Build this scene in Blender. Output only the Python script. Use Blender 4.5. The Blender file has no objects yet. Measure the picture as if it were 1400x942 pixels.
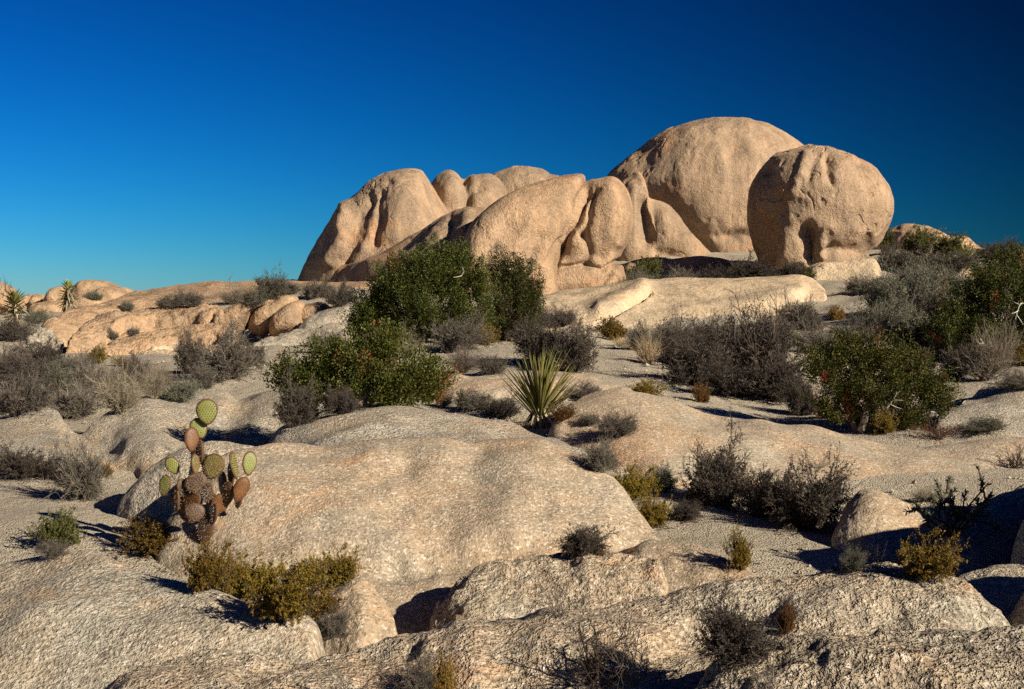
import bpy, math, random
import numpy as np
from mathutils import Vector
from mathutils.bvhtree import BVHTree

scene = bpy.context.scene
COL = scene.collection
RNG = np.random.default_rng(7)
random.seed(7)

# ------------------------------------------------------------------ camera
F = 1400 * 50 / 36.0
CX, CY, HZ = 700.0, 471.0, 430.0
TH = math.atan((CY - HZ) / F)
CT, ST = math.cos(TH), math.sin(TH)


def P(px, py, d):
    u = (px - CX) / F
    v = (CY - py) / F
    y = CT + v * ST
    z = v * CT - ST
    return np.array([u * d / y, d, z * d / y])


def PV(px, py, d):
    px, py, d = np.broadcast_arrays(np.asarray(px, float), np.asarray(py, float), np.asarray(d, float))
    u = (px - CX) / F
    v = (CY - py) / F
    y = CT + v * ST
    z = v * CT - ST
    return np.stack([u * d / y, d + 0 * px, z * d / y], -1)


def project(p):
    x, y, z = p[..., 0], p[..., 1], p[..., 2]
    dep = np.maximum(y * CT - z * ST, 0.05)
    up = y * ST + z * CT
    return CX + F * x / dep, CY - F * up / dep


cam_d = bpy.data.cameras.new('camera')
cam = bpy.data.objects.new('camera', cam_d)
COL.objects.link(cam)
cam_d.sensor_width = 36
cam_d.lens = 50
cam_d.clip_start = 0.05
cam_d.clip_end = 9000
cam.location = (0, 0, 0)
cam.rotation_euler = (math.pi / 2 - TH, 0, 0)
scene.camera = cam

# ------------------------------------------------------------------ light
SUN_EL, SUN_AZ = math.radians(25), math.radians(130)
SD = Vector((math.sin(SUN_AZ) * math.cos(SUN_EL), math.cos(SUN_AZ) * math.cos(SUN_EL), math.sin(SUN_EL)))
sl = bpy.data.lights.new('sun', 'SUN')
sl.energy = 5.0
sl.angle = math.radians(0.5)
sl.color = (1.0, 0.88, 0.69)
so = bpy.data.objects.new('sun', sl)
COL.objects.link(so)
so.rotation_euler = (-SD).to_track_quat('-Z', 'Y').to_euler()
so.location = (20, -20, 30)

world = bpy.data.worlds.new('World')
scene.world = world
world.use_nodes = True


class NT:
    """tiny node helper"""

    def __init__(self, tree):
        self.t = tree
        self.t.nodes.clear()

    def n(self, typ, ins=None, **kw):
        nd = self.t.nodes.new(typ)
        for k, v in kw.items():
            setattr(nd, k, v)
        for k, v in (ins or {}).items():
            if isinstance(v, bpy.types.NodeSocket):
                self.t.links.new(v, nd.inputs[k])
            else:
                nd.inputs[k].default_value = v
        return nd

    def math(self, op, a, b=0.0, c=0.0, clamp=False):
        return self.n('ShaderNodeMath', {0: a, 1: b, 2: c}, operation=op, use_clamp=clamp).outputs[0]

    def ramp(self, fac, stops, interp='LINEAR'):
        nd = self.n('ShaderNodeValToRGB', {0: fac})
        cr = nd.color_ramp
        cr.interpolation = interp
        while len(cr.elements) < len(stops):
            cr.elements.new(0.5)
        for e, (p, c) in zip(cr.elements, stops):
            e.position = p
            e.color = (c, c, c, 1) if not isinstance(c, (tuple, list)) else (*c, 1)
        return nd.outputs[0]

    def mix(self, fac, a, b, blend='MIX'):
        nd = self.n('ShaderNodeMix', data_type='RGBA', blend_type=blend, clamp_factor=True)
        for k, v in ((0, fac), (6, a), (7, b)):
            if isinstance(v, bpy.types.NodeSocket):
                self.t.links.new(v, nd.inputs[k])
            else:
                nd.inputs[k].default_value = v if k == 0 else (*v, 1)
        return nd.outputs[2]

    def noise(self, vec, scale, detail=4, rough=0.55, dist=0.0, out=0):
        return self.n('ShaderNodeTexNoise', {'Vector': vec, 'Scale': scale, 'Detail': detail, 'Roughness': rough, 'Distortion': dist}).outputs[out]

    def voro(self, vec, scale, feature='F1', out=0, rnd=1.0):
        return self.n('ShaderNodeTexVoronoi', {'Vector': vec, 'Scale': scale, 'Randomness': rnd}, feature=feature).outputs[out]


w = NT(world.node_tree)
sky = w.n('ShaderNodeTexSky', sky_type='NISHITA')
sky.sun_disc = False
sky.sun_elevation = SUN_EL
sky.sun_rotation = SUN_AZ
sky.altitude = 1300
sky.air_density = 1.0
sky.dust_density = 0.35
sky.ozone_density = 3.0
# a polarising filter was on the lens: the sky darkens at right angles to the sun
tc = w.n('ShaderNodeTexCoord')
dt = w.n('ShaderNodeVectorMath', {0: tc.outputs['Generated'], 1: tuple(SD)}, operation='DOT_PRODUCT').outputs['Value']
c2 = w.math('MULTIPLY', dt, dt)
pol = w.math('DIVIDE', w.math('SUBTRACT', 1.0, c2), w.math('ADD', 1.0, c2))
keep = w.math('SUBTRACT', 1.0, w.math('MULTIPLY', w.math('POWER', pol, 2.0), 0.975))
# slide film: each layer answers the sky with its own steep gamma
EXPO = 0.75
STR = 0.09
ch = w.n('ShaderNodeSeparateColor', {0: sky.outputs[0]})
lay = []
for i_, (gam, k_) in enumerate(((4.2, 3.4e-5), (1.95, math.exp(-4.93)), (1.72, math.exp(-3.99)))):
    lay.append(w.math('MULTIPLY', w.math('POWER', ch.outputs[i_], gam), k_ / STR / 2 ** EXPO))
cc = w.n('ShaderNodeCombineColor', {0: lay[0], 1: lay[1], 2: lay[2]}).outputs[0]
fin = w.n('ShaderNodeVectorMath', {0: cc, 'Scale': keep}, operation='SCALE').outputs[0]
bg = w.n('ShaderNodeBackground', {0: fin, 1: STR})
w.n('ShaderNodeOutputWorld', {0: bg.outputs[0]})

scene.view_settings.view_transform = 'Standard'
scene.view_settings.look = 'None'
scene.view_settings.gamma = 1
scene.view_settings.exposure = EXPO
scene.render.engine = 'CYCLES'
scene.cycles.max_bounces = 5
scene.cycles.diffuse_bounces = 2
scene.cycles.glossy_bounces = 1
scene.cycles.transparent_max_bounces = 4
scene.cycles.use_denoising = False

# ------------------------------------------------------------------ noise in numpy


def _h(ix, iy, iz, seed):
    n = (ix.astype(np.uint32) * np.uint32(374761393) + iy.astype(np.uint32) * np.uint32(668265263)
         + iz.astype(np.uint32) * np.uint32(2246822519) + np.uint32((seed * 3266489917) & 0xffffffff))
    n = (n ^ (n >> np.uint32(13))) * np.uint32(1274126177)
    n = (n ^ (n >> np.uint32(16))) * np.uint32(2654435761)
    n = n ^ (n >> np.uint32(15))
    return n.astype(np.float64) / 4294967295.0 * 2 - 1


def vnoise(p, seed=0):
    i = np.floor(p).astype(np.int64)
    f = p - i
    f = f * f * f * (f * (f * 6 - 15) + 10)
    out = 0
    for dx in (0, 1):
        wx = f[..., 0] if dx else 1 - f[..., 0]
        for dy in (0, 1):
            wy = f[..., 1] if dy else 1 - f[..., 1]
            for dz in (0, 1):
                wz = f[..., 2] if dz else 1 - f[..., 2]
                out = out + wx * wy * wz * _h(i[..., 0] + dx, i[..., 1] + dy, i[..., 2] + dz, seed)
    return out


def fbm(p, octs=4, gain=0.5, seed=0):
    a, s, out = 1.0, 1.0, 0
    for k in range(octs):
        out = out + a * vnoise(p * s + 17.3 * k, seed + k)
        a *= gain
        s *= 2.03
    return out


# ------------------------------------------------------------------ mesh helpers


def mesh_from(name, v, quads=None, tris=None, mats=(), smooth=False, qmat=None, tmat=None):
    me = bpy.data.meshes.new(name)
    v = np.ascontiguousarray(v, dtype=np.float32)
    nq = 0 if quads is None else len(quads)
    nt = 0 if tris is None else len(tris)
    me.vertices.add(len(v))
    me.vertices.foreach_set('co', v.ravel())
    li = []
    if nq:
        li.append(np.asarray(quads, np.int32).ravel())
    if nt:
        li.append(np.asarray(tris, np.int32).ravel())
    li = np.concatenate(li)
    me.loops.add(len(li))
    me.loops.foreach_set('vertex_index', li)
    me.polygons.add(nq + nt)
    st = np.concatenate([np.arange(nq) * 4, nq * 4 + np.arange(nt) * 3]).astype(np.int32)
    me.polygons.foreach_set('loop_start', st)
    if qmat is not None or tmat is not None:
        mi = np.concatenate([np.asarray(qmat if qmat is not None else np.zeros(nq)), np.asarray(tmat if tmat is not None else np.zeros(nt))]).astype(np.int32)
        me.polygons.foreach_set('material_index', mi)
    me.update(calc_edges=True)
    me.polygons.foreach_set('use_smooth', np.full(nq + nt, smooth, dtype=bool))
    for m in mats:
        me.materials.append(m)
    return me


def link(name, me, parent=None, loc=None):
    o = bpy.data.objects.new(name, me)
    COL.objects.link(o)
    if parent is not None:
        o.parent = parent
    if loc is not None:
        o.location = loc
    return o


def tag(o, label=None, cat=None, group=None, kind=None):
    if label:
        o['label'] = label
    if cat:
        o['category'] = cat
    if group:
        o['group'] = group
    if kind:
        o['kind'] = kind
    return o


def grid_faces(nu, nv, wrap=False):
    a = np.arange(nu * nv).reshape(nu, nv)
    b = np.roll(a, -1, 0) if wrap else a[1:]
    a = a if wrap else a[:-1]
    return np.stack([a[:, :-1], b[:, :-1], b[:, 1:], a[:, 1:]], -1).reshape(-1, 4)


def grid_normals(g, wrap):
    if wrap:
        du = np.roll(g, -1, 0) - np.roll(g, 1, 0)
    else:
        du = np.gradient(g, axis=0)
    dv = np.gradient(g, axis=1)
    n = np.cross(du, dv)
    return n / np.maximum(np.linalg.norm(n, axis=-1, keepdims=True), 1e-9)


def poly_dist(px, py, line):
    best = np.full(px.shape, 1e9)
    for (x0, y0), (x1, y1) in zip(line[:-1], line[1:]):
        dx, dy = x1 - x0, y1 - y0
        t = np.clip(((px - x0) * dx + (py - y0) * dy) / (dx * dx + dy * dy + 1e-9), 0, 1)
        best = np.minimum(best, np.hypot(px - x0 - t * dx, py - y0 - t * dy))
    return best


def sculpt(g, nrm, strokes, seed=0, jit=2.0, jscale=0.05, mask=None):
    """press grooves (negative) and ridges (positive) into a surface, each along a line"""
    px, py = project(g)
    q = np.stack([px * jscale, py * jscale, np.full(px.shape, seed * 3.1)], -1)
    jx = px + jit * fbm(q, 2, seed=seed + 50)
    jy = py + jit * fbm(q, 2, seed=seed + 90)
    amp = 0
    for line, wd, a in strokes:
        if len(line) == 1:
            line = [line[0], (line[0][0] + .01, line[0][1])]
        dd = poly_dist(jx, jy, line)
        amp = amp + a * np.exp(-(dd / wd) ** 2)
    if mask is not None:
        amp = amp * mask
    return g + nrm * np.asarray(amp)[..., None]


def crom(pts, n, closed=False):
    """Catmull-Rom through rows of pts"""
    p = np.asarray(pts, float)
    m = len(p)
    if closed:
        idx = lambda i: p[i % m]
        segs = m
    else:
        ext = np.vstack([2 * p[0] - p[1], p, 2 * p[-1] - p[-2]])
        idx = lambda i: ext[i + 1]
        segs = m - 1
    out = []
    t = np.linspace(0, 1, n, endpoint=False)[:, None]
    for i in range(segs):
        a, b, c, d = idx(i - 1), idx(i), idx(i + 1), idx(i + 2)
        out.append(0.5 * (2 * b + (c - a) * t + (2 * a - 5 * b + 4 * c - d) * t ** 2 + (3 * b - a - 3 * c + d) * t ** 3))
    if not closed:
        out.append(p[-1:])
    return np.vstack(out)


SOLIDS = []   # (verts, faces) of ground and rocks, for standing plants on them


def finish_rock(name, label, cat, v, quads, tris, mat, group):
    base = v.mean(0)
    base[2] = v[:, 2].min()
    me = mesh_from(name, v - base, quads, tris, [mat], smooth=True)
    o = link(name, me, None, base)
    tag(o, label, cat, group, 'thing')
    SOLIDS.append((v, quads, tris))
    return o


def boulder(name, label, pts, d, c, Tf, Tb, mat, nf=2.3, lump=0.05, lsc=0.6, strokes=(), shx=0.0, shz=0.0,
            seed=1, cat='boulder', group=None, res=(300, 130), rough=0.006, jit=2.0, flute=0.04):
    """a rounded free-standing rock: outline as seen from the camera side, given its own thickness front and back"""
    W = PV([p[0] for p in pts], [p[1] for p in pts], d)
    C = P(c[0], c[1], d)
    ring = crom(np.stack([W[:, 0] - C[0], W[:, 2] - C[2]], -1), 14, True)
    th = np.arctan2(ring[:, 1], ring[:, 0])
    r = np.hypot(ring[:, 0], ring[:, 1])
    o = np.argsort(th)
    th, r = th[o], r[o]
    nt_, np_ = res
    T = np.linspace(-math.pi, math.pi, nt_, endpoint=False)
    R = np.interp(T, np.r_[th - 2 * math.pi, th, th + 2 * math.pi], np.r_[r, r, r])
    ph = np.r_[np.linspace(0.004, math.pi / 2, np_ * 2 // 3), np.linspace(math.pi / 2, math.pi - 0.02, np_ - np_ * 2 // 3 + 1)[1:]]
    S = np.sin(ph) ** (2 / nf)
    Cc = np.sign(np.cos(ph)) * np.abs(np.cos(ph)) ** (2 / nf)
    X = R[:, None] * np.cos(T)[:, None] * S[None]
    Z = R[:, None] * np.sin(T)[:, None] * S[None]
    Y = np.where(Cc > 0, -Tf * Cc, -Tb * Cc)[None] * np.ones((nt_, 1))
    Y = Y + shx * X + shz * Z
    g = np.stack([X + C[0], Y + d, Z + C[2]], -1)
    nrm = -grid_normals(g, True)
    if (nrm[:, 3, 1].mean()) > 0:
        nrm = -nrm
    rr = float(np.mean(R))
    q = g * (lsc / rr) * 2.2 + seed * 11.7
    g = g + nrm * (lump * rr * fbm(q, 3, 0.5, seed))[..., None]
    fm = np.clip((2.2 - ph) / 0.5, 0, 1)[None] * np.ones((nt_, 1))
    g = sculpt(g, nrm, [(l_, w_ * 1.3, a_ * 0.62) for l_, w_, a_ in strokes], seed, jit=jit, mask=fm)
    n2 = -grid_normals(g, True)
    if (n2[:, 3, 1].mean()) > 0:
        n2 = -n2
    rg = 0.6 * fbm(g * np.array([2.4, 2.4, 0.7]) + seed, 3, 0.5, seed + 31) + 0.4 * fbm(g * 3.0 + seed, 4, 0.55, seed + 37)
    # weathering flutes that run down the flanks, and flaked patches
    fl = 1 - np.abs(fbm(g * np.array([0.8, 0.8, 0.16]) + seed * 2.3, 2, 0.5, seed + 5)) * 2
    fk = fbm(g * np.array([1.5, 1.5, 1.1]) + seed * 1.3, 3, 0.6, seed + 15)
    ck = np.abs(fbm(g * np.array([0.55, 0.55, 0.33]) + seed * 4.1, 4, 0.55, seed + 25))
    ck = np.exp(-(ck / 0.022) ** 2) * np.clip(fbm(g * 0.5 + seed * 3.7, 2, 0.5, seed + 26) * 3 + 0.15, 0, 1)
    pt = np.clip(fbm(g * np.array([2.2, 2.2, 1.8]) + seed * 7.7, 3, 0.5, seed + 27) - 0.42, 0, 0.4) * np.clip(fbm(g * 0.6 + seed * 1.7, 2, 0.5, seed + 28) * 4, 0, 1)
    g = g + n2 * (rough * rr * rg + flute * fl + 0.3 * flute * np.tanh(fk * 4) - 1.3 * flute * ck - 2.5 * flute * pt)[..., None]
    v = g.reshape(-1, 3)
    quads = grid_faces(nt_, len(ph), True)
    k = len(v)
    v = np.vstack([v, g[:, 0].mean(0), g[:, -1].mean(0)])
    a = np.arange(nt_) * len(ph)
    b = np.roll(a, -1)
    tris = np.vstack([np.stack([a, b, np.full(nt_, k)], -1)[:, [1, 0, 2]], np.stack([a + len(ph) - 1, b + len(ph) - 1, np.full(nt_, k + 1)], -1)])
    return finish_rock(name, label, cat, v, quads[:, ::-1], tris[:, ::-1], mat, group)


def slab(name, label, crest, mat, k=0.35, pw=1.7, kb=0.5, yaw=0.0, strokes=(), lump=0.05, lsc=0.8, rough=0.006, seed=1,
         cat='rock slab', group=None, nu=22, nfr=90, nbk=30, cap=(0.12, 0.12), jit=4.0, near=1.0, steep=1.0):
    """a whaleback of granite: a crest line with a front and a back that fall away into the ground.
    crest rows: (px, py, distance, front run, front drop, back run, back drop)"""
    rows = []
    for c in crest:
        rows.append(list(P(c[0], c[1], c[2] * near)) + [c[3], c[4] * steep, c[5], c[6] * steep])
    g0 = crom(rows, nu)
    t = np.linspace(0, 1, len(g0))
    capf = np.ones(len(g0))
    for e, tt in ((cap[0], t), (cap[1], 1 - t)):
        if e > 0:
            q = np.clip(tt / e, 0, 1)
            capf = np.minimum(capf, np.sqrt(np.maximum(1 - (1 - q) ** 2, 0)))
    cr = g0[:, :3].copy()
    Lf, Hf, Lb, Hb = g0[:, 3], g0[:, 4], g0[:, 5], g0[:, 6]
    cr[:, 2] -= (1 - capf) * Hf * 0.9
    dirv = -cr[:, :2] / np.linalg.norm(cr[:, :2], axis=1, keepdims=True)
    ca, sa = math.cos(yaw), math.sin(yaw)
    dirv = np.stack([dirv[:, 0] * ca - dirv[:, 1] * sa, dirv[:, 0] * sa + dirv[:, 1] * ca], -1)
    sf = np.sin(np.linspace(0, math.pi / 2, nfr))
    sf[-1] = 0.9999
    sb = np.sin(np.linspace(math.pi / 2, 0, nbk, endpoint=False)) * 0.9999

    def drop(s, kk):
        return (1 - kk) * s ** pw + kk * (1 - np.sqrt(np.maximum(1 - s * s, 0)))
    parts = []
    for s, L, H, sg, kk in ((sb, Lb, Hb, -1, kb), (sf, Lf, Hf, 1, k)):
        xy = cr[:, None, :2] + sg * dirv[:, None] * (s[None, :, None] * L[:, None, None])
        z = cr[:, None, 2] - H[:, None] * drop(s, kk)[None] 
        parts.append(np.concatenate([xy, z[..., None]], -1))
    g = np.concatenate(parts, 1)
    # a short skirt so that the foot is under the ground
    sk = g[:, -1:].copy()
    sk[..., 2] -= 0.5 * Hf[:, None]
    sk2 = g[:, :1].copy()
    sk2[..., 2] -= 0.5 * Hb[:, None]
    g = np.concatenate([sk2, g, sk], 1)
    nrm = grid_normals(g, False)
    if nrm[..., 2].mean() < 0:
        nrm = -nrm
    sz = float(np.mean(Lf + Lb)) * 0.5
    q = g * (lsc / sz) * 2.0 + seed * 9.1
    g = g + nrm * (lump * sz * fbm(q, 3, 0.5, seed))[..., None]
    if strokes:
        g = sculpt(g, nrm, strokes, seed, jit=jit)
    n2 = grid_normals(g, False)
    if n2[..., 2].mean() < 0:
        n2 = -n2
    g = g + n2 * (rough * fbm(g * (3.0 / max(sz, .4)) ** 1.0 * 1.6 + seed, 5, 0.6, seed + 7))[..., None]
    v = g.reshape(-1, 3)
    f = grid_faces(g.shape[0], g.shape[1])
    return finish_rock(name, label, cat, v, f, None, mat, group)


# ------------------------------------------------------------------ materials


def mat_new(name):
    m = bpy.data.materials.new(name)
    m.use_nodes = True
    return m, NT(m.node_tree)


def granite(name, warm, grey, amount=0.5, grain=1.0, far=False, dark=0.5, bump=1.0):
    """coarse quartz monzonite: peach and grey patches, white and black grains, a pitted skin"""
    m, t = mat_new(name)
    tcn = t.n('ShaderNodeTexCoord').outputs['Object']
    big = t.noise(tcn, 0.16 if far else 0.75, 5, 0.6, 0.6)
    patch = t.ramp(big, [(0.5 - 0.16 + (0.5 - amount) * 0.3, 0.0), (0.5 + 0.14 + (0.5 - amount) * 0.3, 1.0)])
    col = t.mix(patch, grey, warm)
    mid = t.noise(tcn, 1.1 if far else 5.5, 5, 0.65)
    col = t.mix(t.ramp(mid, [(0.36, 0.55), (0.62, 0.0)]), col, tuple(c * 0.62 for c in grey))
    if far:
        mp = t.n('ShaderNodeMapping', {'Vector': tcn, 'Scale': (1.0, 1.0, 0.13)}).outputs[0]
        st = t.noise(mp, 1.1, 5, 0.62, 0.4)
        col = t.mix(t.ramp(st, [(0.47, 0.0), (0.64, 0.7)]), col, tuple(c * 0.5 for c in grey))
        rs = t.noise(tcn, 0.45, 4, 0.6, 0.3)
        col = t.mix(t.ramp(rs, [(0.54, 0.0), (0.70, 0.6)]), col, (warm[0] * 1.02, warm[1] * 0.80, warm[2] * 0.66))
    else:
        ln = t.noise(tcn, 2.1, 8, 0.72, 0.5)
        col = t.mix(t.ramp(ln, [(0.57, 0.0), (0.70, 0.6)]), col, tuple(c * 0.42 for c in grey))
        og = t.noise(tcn, 1.3, 6, 0.65, 0.8)
        col = t.mix(t.ramp(og, [(0.55, 0.0), (0.68, 0.7)]), col, (warm[0] * 1.06, warm[1] * 0.86, warm[2] * 0.7))
    # mineral grains
    gs = (24.0 if far else 62.0) * grain
    vc = t.n('ShaderNodeTexVoronoi', {'Vector': tcn, 'Scale': gs}, feature='F1')
    rnd = t.n('ShaderNodeSeparateColor', {0: vc.outputs['Color']}).outputs[0]
    col = t.mix(t.ramp(rnd, [(0.0, 0.5 if not far else 0.3), (0.24, 0.0)]), col, tuple(c * 0.22 for c in grey))
    col = t.mix(t.ramp(rnd, [(0.72, 0.0), (1.0, 0.6 if not far else 0.16)]), col, (0.72, 0.64, 0.53))
    n2 = t.noise(tcn, gs * 0.55, 3, 0.7)
    col = t.mix(t.ramp(n2, [(0.34, dark), (0.52, 0.0)]), col, (0.07, 0.055, 0.045))
    fine = t.noise(tcn, gs * 1.1, 2, 0.6)
    hgt = t.math('ADD', t.math('MULTIPLY', n2, 1.0), t.math('MULTIPLY', fine, 0.5))
    hgt = t.math('ADD', hgt, t.math('MULTIPLY', mid, 0.7 if not far else 0.9))
    if far:
        hgt = t.math('ADD', hgt, t.math('MULTIPLY', t.noise(tcn, 4.0, 6, 0.72), 1.3))
    b = t.n('ShaderNodeBump', {'Strength': 0.9 * bump if not far else 0.75 * bump, 'Distance': (0.028 / grain) if not far else 0.07, 'Height': hgt})
    bs = t.n('ShaderNodeBsdfPrincipled', {'Base Color': col, 'Roughness': 0.9, 'Specular IOR Level': 0.15, 'Normal': b.outputs[0]})
    t.n('ShaderNodeOutputMaterial', {0: bs.outputs[0]})
    return m


WARM = (0.50, 0.35, 0.22)
GREY = (0.425, 0.38, 0.295)
G_CLOSE = granite('granite_knobbly', (0.45, 0.33, 0.215), (0.38, 0.34, 0.265), 0.45, 0.7, dark=0.85, bump=1.3)
G_NEAR = granite('granite_coarse', WARM, GREY, 0.5, 0.8, dark=0.65, bump=1.05)
G_CORN = granite('granite_corner', (0.48, 0.36, 0.24), (0.41, 0.38, 0.305), 0.38, 0.85, dark=0.5, bump=0.75)
G_MID = granite('granite_slab', (0.45, 0.312, 0.193), (0.385, 0.335, 0.256), 0.58, 1.0, dark=0.27, bump=0.55)
G_PALE = granite('granite_pale', (0.62, 0.46, 0.295), (0.55, 0.44, 0.30), 0.6, 0.6, far=True, dark=0.2, bump=0.7)
G_GREY = granite('granite_grey', (0.48, 0.375, 0.26), (0.42, 0.38, 0.31), 0.35, 0.85, dark=0.5)
G_FAR = granite('granite_boulder', (0.50, 0.335, 0.205), (0.40, 0.29, 0.195), 0.6, 1.0, far=True, dark=0.2)
G_PINK = granite('granite_pink', (0.54, 0.34, 0.19), (0.44, 0.31, 0.20), 0.6, 0.8, far=True, dark=0.25)


def sand():
    m, t = mat_new('gravelly_sand')
    c = t.n('ShaderNodeTexCoord').outputs['Object']
    big = t.noise(c, 0.5, 5, 0.6)
    col = t.mix(t.ramp(big, [(0.38, 0.0), (0.62, 1.0)]), (0.38, 0.33, 0.255), (0.46, 0.40, 0.305))
    vc = t.n('ShaderNodeTexVoronoi', {'Vector': c, 'Scale': 70.0}, feature='F1')
    rnd = t.n('ShaderNodeSeparateColor', {0: vc.outputs['Color']}).outputs[0]
    col = t.mix(t.ramp(rnd, [(0.0, 0.5), (0.25, 0.0)]), col, (0.11, 0.095, 0.08))
    col = t.mix(t.ramp(rnd, [(0.75, 0.0), (1.0, 0.5)]), col, (0.62, 0.56, 0.48))
    lit = t.noise(c, 2.2, 6, 0.7)
    col = t.mix(t.ramp(lit, [(0.58, 0.0), (0.74, 0.5)]), col, (0.2, 0.16, 0.115))
    h = t.math('ADD', t.math('MULTIPLY', vc.outputs['Distance'], -0.6), t.math('MULTIPLY', t.noise(c, 14, 5, 0.65), 1.6))
    b = t.n('ShaderNodeBump', {'Strength': 0.8, 'Distance': 0.03, 'Height': h})
    bs = t.n('ShaderNodeBsdfPrincipled', {'Base Color': col, 'Roughness': 0.95, 'Specular IOR Level': 0.1, 'Normal': b.outputs[0]})
    t.n('ShaderNodeOutputMaterial', {0: bs.outputs[0]})
    return m


SAND = sand()

# ------------------------------------------------------------------ the ground sheet
GC = [(-300, 985, 6.5), (0, 985, 6.5), (350, 985, 6.3), (700, 985, 6.2), (1050, 975, 6.2), (1400, 970, 6.2), (1700, 970, 6.2),
      (0, 880, 8.0), (300, 890, 7.6), (500, 900, 7.9), (560, 910, 8.1), (600, 880, 8.5), (750, 880, 7.4), (1000, 850, 7.6), (1350, 850, 7.5), (1700, 860, 7.5),
      (-300, 705, 10.5), (60, 705, 10.4), (150, 712, 10.2), (250, 755, 9.3), (100, 745, 9.3), (360, 800, 8.6), (450, 820, 8.4), (680, 810, 8.8), (850, 765, 9.2),
      (950, 715, 10.2), (1000, 720, 10), (1100, 745, 9.4), (1200, 770, 8.9), (1300, 790, 8.5), (1500, 790, 8.5),
      (100, 645, 12.6), (300, 660, 12), (500, 640, 12), (700, 640, 12), (860, 640, 12.2), (940, 655, 12), (1100, 680, 11.4), (1300, 660, 12), (1600, 650, 12),
      (650, 578, 14.4), (750, 585, 14), (820, 580, 14), (450, 560, 15.2), (100, 580, 16), (1000, 590, 15), (1250, 615, 14.4), (1500, 610, 15),
      (950, 553, 16.8), (1040, 572, 16.6), (1330, 560, 17), (650, 530, 17.5), (0, 560, 18), (-300, 560, 18), (250, 525, 18), (1600, 550, 18),
      (700, 497, 21), (600, 490, 22), (850, 485, 23.5), (450, 492, 22), (390, 485, 23), (100, 500, 22), (250, 500, 21), (1150, 520, 21), (1000, 505, 22), (1380, 500, 22),
      (550, 465, 29), (300, 484, 29), (850, 455, 30), (1000, 465, 28), (1200, 465, 28), (1380, 465, 28), (80, 494, 27), (-250, 478, 29), (1650, 450, 29),
      (1140, 420, 37), (1000, 452, 34), (800, 456, 34), (900, 452, 34), (1330, 410, 37), (500, 464, 34), (150, 484, 33), (60, 470, 36), (230, 480, 33), (1150, 387, 45), (1350, 378, 45), (1650, 370, 45), (-250, 455, 40), (350, 480, 34.5),
      (700, 400, 46), (480, 396, 48), (300, 398, 50), (150, 424, 50), (30, 440, 50), (100, 428, 66), (300, 400, 66), (700, 354, 63), (900, 350, 63), (1100, 346, 62), (500, 375, 62), (-250, 430, 52), (900, 375, 54), (1050, 362, 54), (1140, 357, 55), (1250, 347, 57), (1400, 345, 57), (1650, 340, 57), (600, 392, 54)]
_c = np.array([P(*g) for g in GC])


def _key(x, y):
    y = np.maximum(y, 1.0)
    px = np.clip(CX + F * x / y, -400, 1800)
    return np.stack([px / 330.0, np.log(np.clip(y, 5.5, 60)) * 4.2], -1)


def _tps(r):
    return np.where(r > 1e-9, r * r * np.log(np.maximum(r, 1e-9)), 0)


_K = _key(_c[:, 0], _c[:, 1])
_n = len(_K)
_A = np.zeros((_n + 3, _n + 3))
_A[:_n, :_n] = _tps(np.linalg.norm(_K[:, None] - _K[None], axis=-1)) + np.eye(_n) * 0.02
_A[:_n, _n:] = np.c_[np.ones(_n), _K]
_A[_n:, :_n] = _A[:_n, _n:].T
_W = np.linalg.solve(_A, np.r_[_c[:, 2], 0, 0, 0])


def ground_z(x, y):
    k = _key(x, y)
    z = np.zeros(len(x))
    for s in range(0, len(x), 60000):
        kk = k[s:s + 60000]
        z[s:s + 60000] = _tps(np.linalg.norm(kk[:, None] - _K[None], axis=-1)) @ _W[:_n] + _W[_n] + kk @ _W[_n + 1:]
    far = np.clip((y - 60) / 60, 0, 1)
    far = far * far * (3 - 2 * far)
    side = np.clip((np.abs(x) - 30) / 60, 0, 1)
    z = z * (1 - far) + (-4.0) * far
    z = z * (1 - side) + np.minimum(z, -2.0) * side
    near = np.clip((5 - y) / 6, 0, 1)
    z = z * (1 - near) + (-1.75) * near
    p = np.stack([x, y, 0 * x], -1)
    z = z + 0.035 * fbm(p * 0.9, 4, 0.55, 3) * np.clip(y / 12, 0.5, 3)
    return z


def ground():
    ys = [-30, -15, -8, -4, -1, 1, 2.5, 4]
    y = 5.0
    while y < 70:
        ys.append(y)
        y *= 1.0085
    while y < 6000:
        ys.append(y)
        y *= 1.12
    ys = np.array(ys)
    xs = [0.0]
    st = 0.045
    while xs[-1] < 6000:
        if xs[-1] > 5:
            st *= 1.028
        xs.append(xs[-1] + st)
    xs = np.array(xs)
    xs = np.r_[-xs[:0:-1], xs]
    X, Y = np.meshgrid(xs, ys, indexing='ij')
    z = ground_z(X.ravel(), Y.ravel())
    v = np.stack([X.ravel(), Y.ravel(), z], -1)
    f = grid_faces(len(xs), len(ys))
    o = link('ground', mesh_from('ground', v, f, None, [SAND], smooth=True))
    tag(o, 'pale gravelly sand between the granite slabs', None, None, 'structure')
    SOLIDS.append((v, f, None))


ground()
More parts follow.
